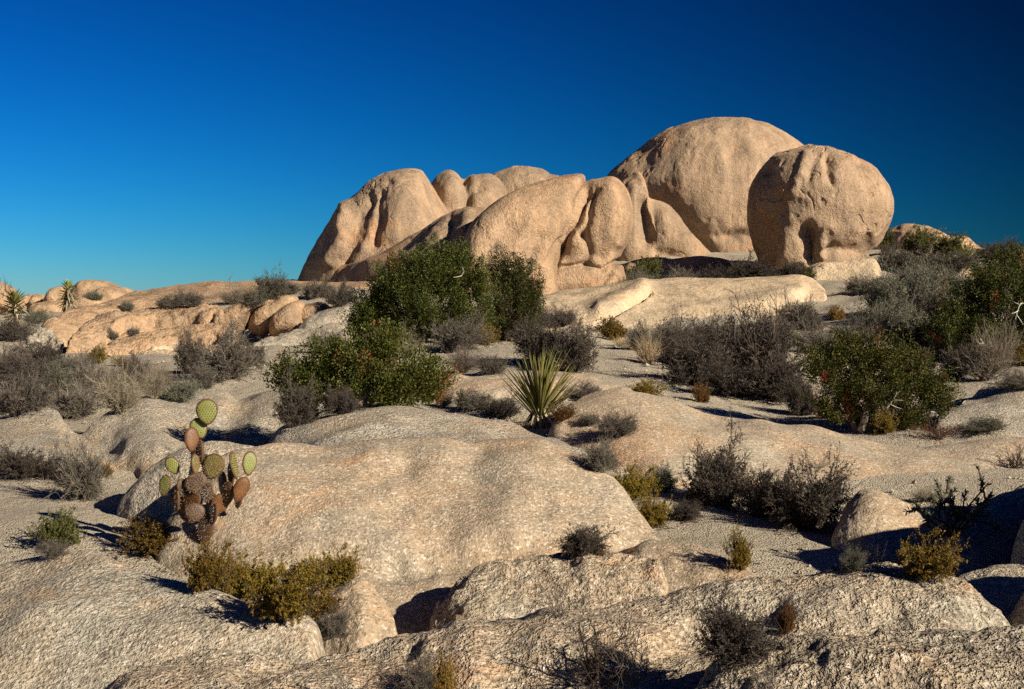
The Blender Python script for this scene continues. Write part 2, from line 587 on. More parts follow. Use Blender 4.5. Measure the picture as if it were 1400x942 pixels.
# ------------------------------------------------------------------ the near and middle slabs
slab('granite_slab', 'broad speckled granite slab filling the bottom left corner of the view',
     [(-220, 790, 8.8, 2.6, .85, .8, .5), (0, 757, 8.6, 2.6, .9, .8, .5), (70, 751, 8.5, 2.6, .95, .8, .5), (135, 753, 8.4, 2.5, 1.0, .8, .5),
      (200, 785, 8.1, 2.2, .95, .7, .45), (300, 822, 7.7, 1.6, .75, .6, .4), (400, 850, 7.4, 1.0, .5, .5, .35), (455, 874, 7.2, .6, .32, .4, .3)],
     G_CORN, k=.25, pw=1.5, seed=3, near=0.89, steep=1.15, cap=(.05, .1))
slab('granite_slab', 'long low whaleback of coarse granite running along the bottom edge under the leafless bushes',
     [(120, 965, 6.2, .8, .4, .5, .3), (200, 915, 6.2, 1.0, .45, .35, .5), (270, 893, 6.3, 1.2, .6, .35, .6), (400, 880, 6.4, 1.5, .75, .35, .6), (540, 862, 6.6, 1.6, .75, .4, .6), (620, 850, 6.8, 1.6, .75, .45, .4),
      (760, 838, 6.8, 1.6, .75, .45, .4), (850, 826, 6.8, 1.6, .78, .5, .4), (1000, 797, 6.9, 1.6, .85, .55, .4), (1150, 783, 6.9, 1.5, .85, .6, .4),
      (1220, 783, 6.9, 1.3, .8, .6, .4), (1290, 796, 6.8, 1.1, .7, .5, .4), (1345, 832, 6.7, .8, .6, .4, .4), (1372, 866, 6.6, .5, .5, .3, .3)],
     G_NEAR, k=.45, pw=1.6, seed=5, near=0.91, steep=1.15, cap=(.03, .03), rough=.018,
     strokes=[([(330, 925), (420, 895), (560, 880)], 14, -.05), ([(880, 900), (960, 862), (1060, 838)], 20, -.05), ([(640, 960), (640, 880)], 40, .05)])
slab('granite_slab', 'dark rough granite hump closest to the camera in the bottom right corner',
     [(910, 975, 5.5, .6, .4, .4, .3), (960, 925, 5.6, .8, .5, .4, .35), (1010, 903, 5.7, 1.0, .6, .45, .4), (1100, 893, 5.7, 1.1, .6, .45, .4), (1180, 881, 5.7, 1.1, .6, .45, .4), (1280, 865, 5.8, 1.1, .6, .45, .4),
      (1400, 859, 5.8, 1.1, .6, .45, .4), (1560, 862, 5.8, 1.1, .6, .45, .4)], G_CLOSE, k=.4, pw=1.6, seed=8, near=0.91, steep=1.10, cap=(.08, .05), rough=.02)
slab('granite_slab', 'grey shaded granite ledge at the right edge behind the end of the long whaleback',
     [(1275, 815, 7.5, .5, .3, .4, .3), (1315, 787, 7.7, .8, .4, .5, .3), (1400, 766, 7.8, .9, .4, .5, .3), (1550, 755, 7.9, .9, .45, .5, .3)], G_GREY, k=.4, seed=11, near=0.95, steep=1.20, cap=(.1, .05))
slab('granite_rock', 'grey rock cut off at the right edge, enlarged out of view to shade the ledge',
     [(1345, 885, 6.3, .4, .3, .3, .3), (1380, 850, 6.4, .5, .4, .3, .3), (1430, 790, 6.4, .6, .6, .5, .5), (1500, 700, 6.5, .8, .9, .6, .8), (1600, 655, 6.5, .9, 1.0, .7, .9), (1750, 650, 6.5, .9, 1.0, .7, .9), (1880, 730, 6.5, .7, .8, .6, .7)], G_GREY, k=.4, seed=12, near=0.97, steep=1.20, cap=(.1, .05))  # the unseen mass beyond the right edge is added to shade the ledge
slab('granite_rock', 'rounded rough granite dome with a black hollow at its left end',
     [(580, 872, 7.5, .35, .4, .25, .6), (598, 824, 7.65, .55, .5, .25, .7), (640, 784, 7.75, .7, .5, .25, .7), (720, 764, 7.9, .8, .5, .4, .45), (800, 759, 7.9, .8, .5, .4, .45),
      (870, 757, 7.9, .75, .5, .4, .4), (898, 766, 7.8, .6, .5, .4, .4), (914, 806, 7.65, .4, .4, .3, .3)], G_NEAR, k=.55, pw=1.7, seed=14, near=1.045, steep=1.15, cap=(.08, .06), rough=.016)
slab('granite_rock', 'warm tilted granite block touching the right end of the rounded dome',
     [(820, 760, 8.9, .6, .25, .5, .3), (880, 744, 8.8, .8, .35, .5, .35), (950, 750, 8.6, .9, .45, .5, .35), (1000, 766, 8.4, .8, .45, .45, .35), (1030, 784, 8.2, .6, .4, .4, .3), (1050, 806, 8.0, .4, .3, .3, .3)],
     G_MID, k=.45, seed=16, near=1.0, steep=1.20, cap=(.05, .08))
slab('granite_rock', 'small pale rounded granite knob below the olive bushes, left of the black hollow',
     [(395, 830, 8.2, .4, .3, .3, .3), (430, 800, 8.3, .6, .35, .3, .35), (465, 787, 8.3, .7, .4, .3, .35), (495, 792, 8.2, .7, .4, .3, .35), (522, 818, 8.1, .6, .4, .3, .35), (545, 860, 7.9, .4, .3, .3, .3)],
     G_MID, k=.45, seed=18, near=0.94, steep=1.20, cap=(.1, .1))
slab('granite_slab', 'huge smooth tan granite slab at the centre, sloping down towards the camera beside the cactus',
     [(205, 735, 9.9, .5, .3, .6, .4), (235, 700, 10.0, .8, .4, .7, .4), (268, 655, 10.3, 1.3, .62, .8, .4), (320, 618, 10.6, 1.9, .85, .8, .35), (400, 606, 10.8, 2.3, .95, .8, .3), (500, 601, 10.9, 2.5, .98, .8, .3),
      (590, 598, 10.9, 2.5, .98, .8, .3), (690, 600, 10.9, 2.4, .95, .8, .3), (770, 612, 10.8, 2.2, .85, .8, .3), (830, 655, 10.4, 1.7, .65, .8, .35), (880, 710, 9.95, 1.0, .42, .7, .4), (925, 755, 9.5, .5, .3, .5, .4)],
     G_MID, k=.12, pw=1.25, seed=21, near=0.95, steep=1.15, cap=(.04, .05), lump=.045,
     strokes=[([(560, 640), (545, 700), (600, 730)], 40, -.05), ([(720, 640), (690, 720), (730, 760)], 50, .05), ([(380, 650), (420, 720)], 50, .04), ([(640, 612), (660, 690)], 25, -.03),
              ([(540, 780), (640, 765), (800, 745)], 16, -.06), ([(470, 745), (560, 745)], 20, .03)])
slab('granite_slab', 'flat grey top of granite stretching left from the foot of the large yucca',
     [(355, 600, 12.3, 1.0, .3, .5, .3), (430, 563, 13, 2.4, .3, .8, .4), (520, 550, 13.2, 2.8, .3, .8, .4), (640, 556, 13.2, 2.8, .3, .8, .4), (700, 574, 12.9, 2.4, .3, .8, .4), (760, 592, 12.4, 1.8, .25, .8, .4), (810, 625, 11.7, 1.1, .25, .6, .4)],
     G_GREY, k=.15, pw=1.4, seed=23, near=0.97, steep=1.10, cap=(.08, .05))
slab('granite_slab', 'wide grey gritty granite slab on the left below the mass of grey brush',
     [(-250, 585, 15, 3, .5, 1, .5), (0, 566, 15, 3, .5, 1, .5), (60, 563, 15, 3, .5, 1, .5), (110, 574, 14.6, 2.8, .5, 1, .5), (200, 548, 15.5, 3.2, .5, 1, .5), (290, 522, 16.5, 3.4, .55, 1, .5), (340, 524, 16.6, 3.2, .55, 1, .5),
      (390, 545, 16, 2.4, .5, .8, .5), (430, 580, 15, 1.4, .4, .6, .4)], G_GREY, k=.15, pw=1.3, seed=27, near=0.96, steep=1.3, cap=(.05, .06),
     strokes=[([(110, 578), (150, 610), (170, 650)], 18, -.14), ([(330, 540), (300, 590)], 22, -.1), ([(200, 570), (220, 620)], 30, .08)])
slab('granite_rock', 'grey granite hump behind the cactus casting the black shadow on its left',
     [(158, 712, 10.4, .25, .3, .3, .3), (180, 668, 10.5, .5, .5, .45, .4), (212, 630, 10.6, .7, .55, .5, .4), (268, 607, 10.7, .8, .55, .6, .35), (340, 612, 10.8, .8, .5, .5, .3), (400, 630, 10.9, .6, .3, .4, .3)],
     G_GREY, k=.55, seed=29, near=1.0, steep=1.20, cap=(.08, .08))
slab('granite_slab', 'long tan granite slab on the right between the dark shrubs, below the round juniper',
     [(745, 590, 13.8, .6, .25, .6, .3), (790, 550, 14.8, 1.6, .35, .7, .4), (850, 532, 15.2, 2.4, .45, .8, .4), (905, 541, 15.2, 2.8, .45, .8, .35), (960, 560, 15, 2.9, .45, .8, .3), (1050, 580, 14.8, 2.8, .45, .8, .3),
      (1150, 593, 14.6, 2.6, .48, .8, .3), (1250, 601, 14.5, 2.6, .5, .8, .3), (1330, 607, 14.5, 2.6, .5, .8, .3), (1550, 612, 14.5, 2.6, .5, .8, .3)], G_MID, k=.15, pw=1.4, seed=33, near=0.94, steep=1.5, cap=(.06, .05), lump=.04)
slab('granite_slab', 'low warm granite ledge just behind the large yucca',
     [(580, 545, 16.8, .5, .3, .5, .3), (605, 519, 17.4, 1.0, .35, .6, .35), (700, 512, 17.6, 1.2, .4, .6, .35), (790, 514, 17.6, 1.2, .4, .6, .35), (850, 526, 17.3, 1.0, .35, .6, .35), (900, 552, 16.6, .6, .3, .5, .3)], G_MID, k=.4, seed=35, near=0.97, steep=1.20)
slab('granite_rock', 'small pale granite mound right of the purplish dark shrubs',
     [(1130, 740, 10.1, .4, .3, .3, .3), (1158, 682, 10.4, .8, .45, .4, .4), (1185, 663, 10.5, .9, .45, .4, .4), (1222, 677, 10.4, .9, .4, .4, .35), (1270, 707, 10.2, .7, .35, .4, .3), (1310, 745, 9.9, .4, .3, .3, .3)], G_MID, k=.4, seed=37, near=0.94, steep=1.20)
slab('granite_slab', 'grey gravel-strewn slab at the right edge below the pale dry brush',
     [(1270, 590, 16, 1, .3, .6, .3), (1310, 545, 17.4, 2, .4, .8, .4), (1360, 524, 18.2, 3, .5, .8, .5), (1420, 514, 18.5, 3, .5, .8, .5), (1560, 505, 18.5, 3, .5, .8, .5)], G_GREY, k=.2, pw=1.4, seed=39, near=0.95, steep=1.20, cap=(.1, .05))
slab('granite_rock', 'dark shaded granite hump at the right edge below the spiky branched shrub',
     [(1265, 775, 8.3, .4, .3, .4, .3), (1300, 722, 8.6, .7, .5, .5, .45), (1340, 692, 8.8, .9, .6, .6, .5), (1400, 664, 9.0, 1.0, .7, .6, .6), (1480, 610, 9.3, 1.1, .9, .7, .8), (1560, 560, 9.6, 1.2, 1.2, .8, 1), (1660, 540, 9.8, 1.2, 1.3, .8, 1)], G_GREY, k=.45, seed=41, cap=(.06, .1))

# ------------------------------------------------------------------ slabs below the big boulders
slab('granite_slab', 'wide pale granite apron lying in front of the great round boulders',
     [(712, 440, 37, 3, 1.0, 2, .8), (745, 404, 40.5, 4.5, 1.5, 2, .8), (800, 395, 42, 6, 1.7, 2, .8), (870, 386, 43, 8.5, 2.5, 2, .8), (960, 378, 44, 9, 2.8, 2, .8), (1060, 376, 44, 8, 2.6, 2, .8), (1105, 381, 43.5, 5, 1.7, 2, .8), (1138, 399, 42, 3, 1, 1.5, .8)],
     G_PALE, k=.42, pw=1.5, seed=44, near=0.97, steep=1.10, cap=(.05, .05), nfr=130, nu=30, lump=.02, rough=.02, jit=2,
     strokes=[([(815, 446), (845, 428), (890, 402)], 2.2, -.28), ([(880, 396), (820, 425)], 12, .2), ([(930, 430), (1000, 420), (1090, 400)], 12, .15)])
slab('granite_rock', 'long low pale rock under the right side of the balanced round boulder',
     [(1095, 380, 47, .5, .5, .5, .5), (1112, 361, 47, .8, .7, .5, .5), (1160, 357, 47, .9, .7, .5, .5), (1193, 353, 47, .9, .8, .5, .5), (1206, 366, 47, .6, .6, .5, .5)], G_PALE, k=.6, seed=46, nu=20, nfr=50)
slab('granite_slab', 'long low granite swell along the skyline left of the boulders',
     [(85, 440, 45, 3, .6, 2, .6), (125, 420, 47, 5, .8, 2, .7), (175, 402, 49, 6, .9, 2, .7), (230, 392, 50.5, 7, 1, 2, .7), (300, 386, 51.5, 7, 1, 2, .7), (400, 385, 52, 7, .9, 2, .7), (490, 387, 52, 6, .8, 2, .7), (600, 390, 52, 5, .7, 2, .7)], G_PINK, k=.2, seed=48, lump=.02, rough=.05)
LO = 'folded granite lobes of the low outcrop on the left'
slab('granite_lobe', 'upper back lobe of the low left outcrop, just under the skyline swell',
     [(50, 462, 36, 1.5, .5, 1, .5), (68, 436, 37.5, 2.5, .7, 1, .6), (100, 424, 39, 3, .8, 1, .6), (150, 414, 40.5, 3, .8, 1, .6), (215, 409, 41.5, 3, .8, 1, .6), (270, 410, 41, 2.5, .7, 1, .5), (300, 420, 40, 2, .5, 1, .5)], G_PINK, k=.4, seed=51, near=0.99, steep=1.35, cat='rock', group=LO, rough=.04)
slab('granite_lobe', 'long middle lobe of the low left outcrop ending in a blunt nose',
     [(85, 482, 31.5, 1, .5, 1, .5), (105, 448, 34, 2, .8, 1, .6), (150, 432, 35.5, 2.4, .8, 1, .7), (215, 423, 36.5, 2.4, .8, 1, .7), (275, 415, 36.5, 2.4, .9, 1, .7), (298, 420, 36, 2, .9, 1, .7), (304, 438, 35, 1.4, .7, 1, .5)], G_PINK, k=.45, seed=53, near=0.97, steep=1.35, cat='rock', group=LO, rough=.05,
     strokes=[([(130, 462), (200, 445), (290, 435)], 4, -.2), ([(160, 445), (240, 432)], 4, .15)])
slab('granite_lobe', 'lowest front lobe of the low left outcrop beside the rounded grey bush',
     [(115, 500, 27.5, 1, .5, .8, .5), (140, 470, 30, 1.8, .7, 1, .6), (190, 455, 31, 2.2, .8, 1, .6), (250, 446, 31.8, 2.2, .8, 1, .6), (295, 443, 32, 2, .7, 1, .6), (330, 455, 31, 1.4, .5, 1, .5)], G_PINK, k=.45, seed=55, near=0.94, steep=1.35, cat='rock', group=LO, rough=.05,
     strokes=[([(180, 482), (220, 468), (290, 462)], 5, -.22)])
slab('granite_lobe', 'small tilted granite wedge at the foot of the low left outcrop',
     [(165, 508, 26, .8, .4, .6, .4), (190, 484, 27.6, 1.4, .5, .8, .5), (235, 471, 28.4, 1.6, .5, .8, .5), (275, 476, 28, 1.2, .45, .7, .4), (300, 495, 27, .8, .4, .6, .4)], G_PALE, k=.4, seed=57, near=0.92, steep=1.35, cat='rock', group=LO, rough=.04)
slab('granite_lobe', 'grey rounded rock at the dark left end of the low left outcrop',
     [(34, 492, 31, .6, .5, .5, .5), (42, 460, 32.8, 1, .7, .6, .6), (58, 449, 33.4, 1.2, .8, .6, .6), (76, 458, 33, 1.0, .7, .6, .6), (92, 480, 32, .7, .5, .5, .5)], G_GREY, k=.55, seed=59, cat='rock', group=LO, rough=.05)
slab('granite_slab', 'flat grey slab at the left edge beside the grey brush',
     [(-150, 475, 30, 2, .5, 1, .5), (0, 471, 30, 2, .5, 1, .5), (25, 480, 29, 1.6, .45, 1, .5), (50, 500, 27.5, 1, .4, .8, .4)], G_GREY, k=.3, seed=61, cap=(.05, .1), rough=.03)
RW = 'leaning rounded boulders in the row left of the tall junipers'
for lab, ol, d, c, mt, sh in (
        ('first and longest leaning boulder of the row, nearest the low left outcrop', [(298, 452), (305, 432), (325, 415), (350, 407), (372, 404), (380, 410), (352, 425), (340, 442), (330, 456), (312, 460)], 36, (338, 428), G_PINK, .3),
        ('second leaning boulder of the row with a deep shadow on its left', [(345, 448), (352, 425), (375, 410), (398, 404), (406, 412), (398, 428), (380, 446), (362, 456)], 36.4, (375, 430), G_PINK, .3),
        ('grey egg-shaped boulder at the middle of the row', [(372, 452), (376, 432), (392, 418), (406, 414), (414, 422), (416, 446), (400, 458), (380, 460)], 35.4, (396, 438), G_PINK, .2),
        ('warm round boulder of the row with a lit top', [(410, 440), (413, 424), (428, 416), (446, 417), (456, 426), (452, 438), (430, 446)], 36, (430, 430), G_PINK, .2),
        ('last grey boulder of the row, sunk beside the tall junipers', [(405, 462), (420, 440), (448, 424), (470, 417), (495, 416), (510, 440), (490, 466), (440, 470)], 35, (455, 446), G_GREY, .2),
        ('darkest small boulder of the row, wedged low and behind', [(452, 436), (460, 420), (480, 412), (500, 412), (510, 424), (490, 440)], 37.5, (478, 426), G_GREY, .2)):
    boulder('leaning_boulder', lab, ol, d, c, .9, .9, mt, shx=sh, lump=.06, seed=int(ol[0][0]), group=RW, res=(120, 60), cat='boulder')
slab('granite_slab', 'shaded grey granite step below the row of leaning boulders',
     [(340, 482, 30, 1, .5, .8, .4), (362, 462, 32, 1.6, .6, .8, .5), (420, 452, 33, 1.8, .6, .8, .5), (480, 446, 33.5, 1.8, .6, .8, .5), (540, 455, 33, 1.6, .5, .8, .5)], G_GREY, k=.5, seed=63, rough=.04)
slab('granite_slab', 'small pale slab among the shrubs on the right, below the skyline yucca',
     [(1265, 385, 44, .8, .4, .6, .4), (1285, 368, 45, 1.6, .5, .8, .5), (1320, 363, 45.5, 1.6, .5, .8, .5), (1350, 372, 45, 1, .5, .8, .5)], G_PALE, k=.4, seed=65)
slab('granite_slab', 'pale slab showing between shrubs at the foot of the split boulder',
     [(850, 362, 53, 1.5, .6, .8, .5), (880, 355, 54, 2, .7, .8, .5), (930, 352, 54.5, 2, .7, .8, .5), (975, 352, 54.5, 2, .7, .8, .5), (1020, 360, 54, 1.5, .6, .8, .5)], G_PINK, k=.4, seed=67)

# ------------------------------------------------------------------ the great boulders
BG = None
boulder('granite_boulder', 'tall left boulder of the pile with vertical flutes and its dark left flank',
        [(410, 395), (420, 365), (441, 325), (469, 287), (503, 257), (530, 241), (551, 236), (573, 235), (584, 246), (594, 262), (614, 288), (640, 312), (658, 370), (655, 450), (540, 470), (440, 465), (408, 430)],
        57.2, (545, 335), 3.9, 3.6, G_FAR, nf=2.0, lump=.025, seed=101, res=(560, 250), shx=.02, jit=3,
        strokes=[([(503, 268), (488, 305), (474, 345), (468, 372)], 8, -.55), ([(523, 262), (515, 298), (511, 335)], 6, -.4), ([(474, 288), (468, 325), (452, 356)], 8, .45), ([(545, 245), (540, 320)], 9, .2),
                 ([(532, 250)], 4, -.2), ([(566, 255), (575, 320)], 10, .15), ([(556, 300), (552, 340)], 6, -.12)])
boulder('granite_boulder', 'rear boulder of the pile with a dark groove down its middle',
        [(588, 270), (593, 250), (604, 242), (622, 238), (650, 239), (670, 239), (682, 248), (692, 262), (700, 300), (690, 340), (620, 345), (590, 320)], 60, (640, 290), 2.2, 2.6, G_FAR, nf=2.4, lump=.03, seed=103,
        strokes=[([(633, 240), (640, 262), (637, 300)], 6, -.6), ([(655, 257)], 7, -.35), ([(615, 245), (612, 290)], 9, .25), ([(672, 255), (680, 300)], 8, .2)])
boulder('granite_boulder', 'smooth topmost rear boulder seen above the split boulder',
        [(655, 262), (672, 240), (695, 231), (714, 228), (735, 231), (752, 238), (770, 250), (780, 300), (740, 340), (680, 330), (655, 300)], 64, (715, 280), 2.4, 2.8, G_FAR, nf=2.3, lump=.03, seed=105)
boulder('granite_boulder', 'low boulder rising behind the tall juniper, left of the split boulder',
        [(426, 405), (446, 362), (486, 350), (530, 337), (562, 323), (585, 311), (600, 299), (620, 292), (650, 290), (672, 296), (688, 330), (695, 390), (650, 450), (540, 460), (450, 445)],
        52.6, (614, 352), 3.3, 3, G_FAR, nf=2.05, lump=.04, seed=107, shx=-.62,
        strokes=[([(617, 300), (608, 325), (600, 350)], 5, -.3), ([(640, 298), (630, 340)], 7, .25), ([(592, 320), (580, 350)], 6, .2)])
boulder('granite_boulder', 'great leaning split boulder face with a rusty lower half behind the junipers',
        [(628, 380), (632, 345), (640, 320), (655, 299), (685, 273), (720, 253), (752, 243), (780, 237), (798, 237), (800, 248), (794, 272), (783, 300), (770, 335), (760, 375), (758, 430), (690, 455), (630, 440)],
        48.2, (712, 330), 2.2, 3, G_PINK, nf=3.2, lump=.02, seed=109, res=(560, 250), flute=.02, shx=.3, shz=.25,
        strokes=[([(650, 395), (665, 350), (690, 310)], 9, -.15), ([(695, 400), (705, 350), (725, 300)], 9, .18), ([(740, 380), (752, 330), (775, 285)], 8, .2), ([(722, 365), (735, 325)], 6, -.2),
                 ([(735, 400), (742, 365), (765, 330)], 4, -.25)])
boulder('granite_boulder', 'upright right half of the split boulder with deep cracks and a niche',
        [(705, 400), (712, 360), (735, 315), (762, 275), (790, 254), (803, 250), (818, 246), (836, 244), (849, 253), (859, 272), (862, 298), (857, 326), (848, 348), (851, 372), (854, 400), (835, 440), (780, 452), (715, 430)],
        49.2, (800, 325), 2.3, 2.8, G_PINK, nf=3.0, lump=.02, seed=111, res=(560, 250), flute=.02, shx=.1,
        strokes=[([(803, 262), (790, 300), (765, 340), (750, 372)], 5, -.7), ([(816, 262), (806, 290), (800, 320)], 4, -.4), ([(770, 342)], 11, -.55), ([(800, 320), (806, 345), (800, 362)], 5, -.35),
                 ([(745, 369), (790, 362), (825, 368), (856, 352)], 3, -.3), ([(835, 265), (838, 330)], 10, .3), ([(785, 315), (778, 330)], 4, .2), ([(825, 350)], 8, -.35), ([(850, 356), (822, 394)], 2.4, -.3),
                 ([(750, 388), (800, 385)], 8, .2)])
boulder('granite_boulder', 'enormous domed boulder, highest of the pile, overhanging on its left',
        [(828, 262), (834, 242), (852, 222), (886, 191), (913, 174), (951, 166), (992, 163), (1026, 167), (1061, 179), (1098, 199), (1125, 235), (1130, 290), (1125, 345), (1120, 420), (1050, 450), (960, 450), (880, 440), (842, 410), (828, 350), (824, 300)],
        69, (985, 262), 4.8, 5, G_FAR, nf=2.05, lump=.025, seed=113, res=(560, 250), shx=.12, jit=3,
        strokes=[([(925, 185), (908, 225), (918, 258)], 14, -.12), ([(955, 180), (945, 230), (955, 290)], 18, .1), ([(985, 175), (975, 250), (980, 320)], 12, .22), ([(880, 215), (890, 260)], 16, -.2),
                 ([(980, 322), (1040, 326)], 7, -.45), ([(980, 345), (1030, 350)], 9, .3), ([(890, 285), (925, 310), (955, 350), (962, 375)], 17, -1.5), ([(870, 300), (920, 350)], 22, -1.0), ([(1020, 180), (1030, 260)], 12, .1), ([(920, 195), (935, 240)], 7, .08)])
boulder('granite_boulder', 'smooth grey flank with a thin upright spur in front of the domed boulder',
        [(838, 300), (840, 262), (850, 250), (862, 242), (870, 236), (876, 240), (880, 255), (886, 267), (898, 273), (914, 281), (930, 299), (945, 320), (973, 350), (980, 390), (900, 410), (842, 385)],
        59.5, (893, 320), 1.6, 2.6, G_FAR, nf=2.1, lump=.03, seed=115, shx=.1,
        strokes=[([(868, 262), (858, 310), (856, 345)], 8, .3), ([(882, 285), (884, 325)], 9, -.7), ([(910, 300), (935, 335)], 10, .35), ([(900, 345), (912, 350)], 6, -.3), ([(925, 322)], 3, -.12), ([(905, 318)], 3, -.12)])
boulder('granite_boulder', 'balanced round boulder on the right with an undercut base and dark niche',
        [(1024, 284), (1026, 260), (1040, 233), (1061, 212), (1088, 202), (1119, 201), (1146, 207), (1177, 222), (1201, 243), (1215, 267), (1218, 288), (1212, 312), (1199, 336), (1190, 352), (1184, 390), (1150, 425), (1109, 432), (1066, 420), (1042, 385), (1035, 355), (1027, 320)],
        50.5, (1122, 282), 2.4, 2.5, G_FAR, nf=2.05, lump=.025, seed=117, res=(560, 250), shx=.0, jit=3, rough=.016,
        strokes=[([(1108, 354), (1107, 335), (1105, 316)], 8, -.85), ([(1132, 343), (1182, 345)], 8, -.55), ([(1072, 352), (1077, 318)], 8, .3), ([(1084, 300), (1140, 311), (1185, 320)], 8, .16), ([(1102, 214), (1092, 240), (1084, 262)], 6, .22),
                 ([(1130, 218), (1134, 246)], 5, -.3), ([(1115, 212), (1105, 245)], 4, -.15), ([(1055, 235), (1062, 290)], 8, -.2), ([(1150, 225), (1158, 290)], 10, .15), ([(1185, 322), (1178, 350)], 5, -.25), ([(1126, 335), (1124, 352)], 4, .3), ([(1050, 300), (1052, 350)], 9, -.5)])
boulder('granite_boulder', 'distant pale dome showing over the shrubs right of the balanced boulder',
        [(1198, 350), (1206, 322), (1222, 311), (1245, 308), (1265, 313), (1290, 325), (1315, 328), (1332, 340), (1340, 352), (1270, 362)], 78, (1262, 332), 3, 3, G_PINK, seed=119, res=(140, 60))
DG = 'distant pink boulders on the far left skyline'
for lab, ol, d, c in (
        ('largest distant pink boulder, right of the far yucca', [(96, 412), (99, 396), (108, 387), (122, 383), (140, 384), (156, 391), (168, 396), (172, 410), (130, 420)], 92, (128, 400)),
        ('low distant rock leaning from the right against the largest pink boulder', [(120, 415), (132, 400), (148, 393), (165, 396), (180, 404), (180, 418), (140, 422)], 88, (150, 406)),
        ('small distant pink block directly left of the far yucca trunk', [(66, 418), (69, 402), (76, 394), (86, 393), (90, 402), (90, 418), (78, 422)], 92, (79, 408)),
        ('square distant rock standing between the two far yuccas', [(46, 418), (47, 408), (54, 402), (64, 405), (68, 418), (58, 424)], 94, (57, 412)),
        ('smallest distant pink stone, low between the two far yuccas', [(32, 420), (35, 408), (42, 403), (50, 408), (51, 420), (42, 424)], 96, (42, 413)),
        ('far left distant boulder cut by the picture edge', [(-30, 425), (-25, 395), (-8, 386), (10, 390), (22, 405), (30, 425), (0, 430)], 90, (0, 408)),
        ('small distant stone at the right end of the pink boulders', [(160, 402), (163, 395), (170, 393), (176, 397), (177, 404), (168, 408)], 91, (168, 400))):
    boulder('distant_boulder', lab, ol, d, c, 1.6, 1.6, G_PINK, nf=2.6, lump=.08, seed=int(abs(ol[0][0])) + 3, group=DG, res=(90, 44))
for lab, ol, d, c in (
        ('broken distant rock heap right below the largest pink boulder', [(95, 425), (100, 408), (118, 402), (138, 405), (150, 415), (140, 430)], 80, (120, 416)),
        ('flat distant rock left of the far yucca foot', [(40, 432), (46, 418), (66, 413), (88, 416), (94, 428), (70, 436)], 80, (68, 424))):
    boulder('distant_boulder', lab, ol, d, c, 1.4, 1.4, G_PINK, nf=2.4, lump=.08, seed=int(abs(ol[0][0])) + 3, group=DG, res=(90, 44))

slab('granite_boulder', 'tall shadowed granite boulder cut off by the right edge beside the shaded hump',
     [(1378, 790, 7.7, .4, .5, .4, .4), (1400, 715, 7.8, .7, .8, .6, .8), (1450, 640, 7.9, 1.0, 1.2, .9, 1.1), (1540, 590, 8.0, 1.3, 1.5, 1.2, 1.3), (1680, 565, 8.1, 1.4, 1.6, 1.3, 1.4), (1850, 540, 8.1, 1.4, 1.5, 1.3, 1.4), (1950, 640, 8, 1, 1.2, 1, 1)],
     G_GREY, k=.6, kb=.6, seed=71, cap=(.04, .1), cat='boulder', lump=.04)
# ------------------------------------------------------------------ plants
_vs, _ts, _off = [], [], 0
for v, q, t in SOLIDS:
    _vs.append(v)
    _ts.append(np.vstack([q[:, [0, 1, 2]], q[:, [0, 2, 3]]]) + _off)
    if t is not None:
        _ts.append(t + _off)
    _off += len(v)
_V, _T = np.vstack(_vs), np.vstack(_ts)
BVH = BVHTree.FromPolygons(_V.tolist(), _T.tolist())
del _vs, _ts


def stand(px, py, d=None):
    """the point of real ground or rock seen at this place (or, with d, straight below the sight line at that distance)"""
    p = P(px, py, 1.0)
    if d is None:
        h = BVH.ray_cast(Vector((0, 0, 0)), Vector(p))[0]
        if h is not None:
            return np.array(h)
        d = 50
    p = P(px, py, d)
    h = BVH.ray_cast(Vector((p[0], p[1], 40)), Vector((0, 0, -1)))[0]
    return np.array(h) if h is not None else p


def unit(a):
    return a / np.maximum(np.linalg.norm(a, axis=-1, keepdims=True), 1e-9)


def tubes(pts, rad, sides=3):
    """N tapered twigs of K points each"""
    N, K, _ = pts.shape
    ax = unit(pts[:, -1] - pts[:, 0])
    ref = np.where(np.abs(ax[:, 2:3]) < 0.9, np.array([[0, 0, 1.0]]), np.array([[1.0, 0, 0]]))
    u = unit(np.cross(ax, ref))
    w_ = np.cross(ax, u)
    an = np.arange(sides) * 2 * math.pi / sides
    ring = u[:, None] * np.cos(an)[None, :, None] + w_[:, None] * np.sin(an)[None, :, None]
    v = pts[:, :, None] + ring[:, None] * rad[:, :, None, None]
    idx = np.arange(N * K * sides).reshape(N, K, sides)
    a = idx[:, :-1]
    b = idx[:, 1:]
    q = np.stack([a, np.roll(a, -1, 2), np.roll(b, -1, 2), b], -1).reshape(-1, 4)
    return v.reshape(-1, 3), q


def leaves(c, a, wv):
    """diamond leaves: root c, axis a (with its length), half-width vector wv"""
    v = np.stack([c, c + a * 0.5 + wv, c + a, c + a * 0.5 - wv], 1)
    return v.reshape(-1, 3), np.arange(len(c) * 4).reshape(-1, 4)


class MB:
    def __init__(self):
        self.v, self.q, self.m, self.n = [], [], [], 0

    def add(self, v, q, m=0):
        self.v.append(v)
        self.q.append(q + self.n)
        self.m.append(np.full(len(q), m))
        self.n += len(v)

    def mesh(self, name, mats, smooth=False):
        return mesh_from(name, np.vstack(self.v), np.vstack(self.q), None, mats, smooth, np.concatenate(self.m))


def rand_dir(n, r):
    a = r.normal(size=(n, 3))
    return unit(a)


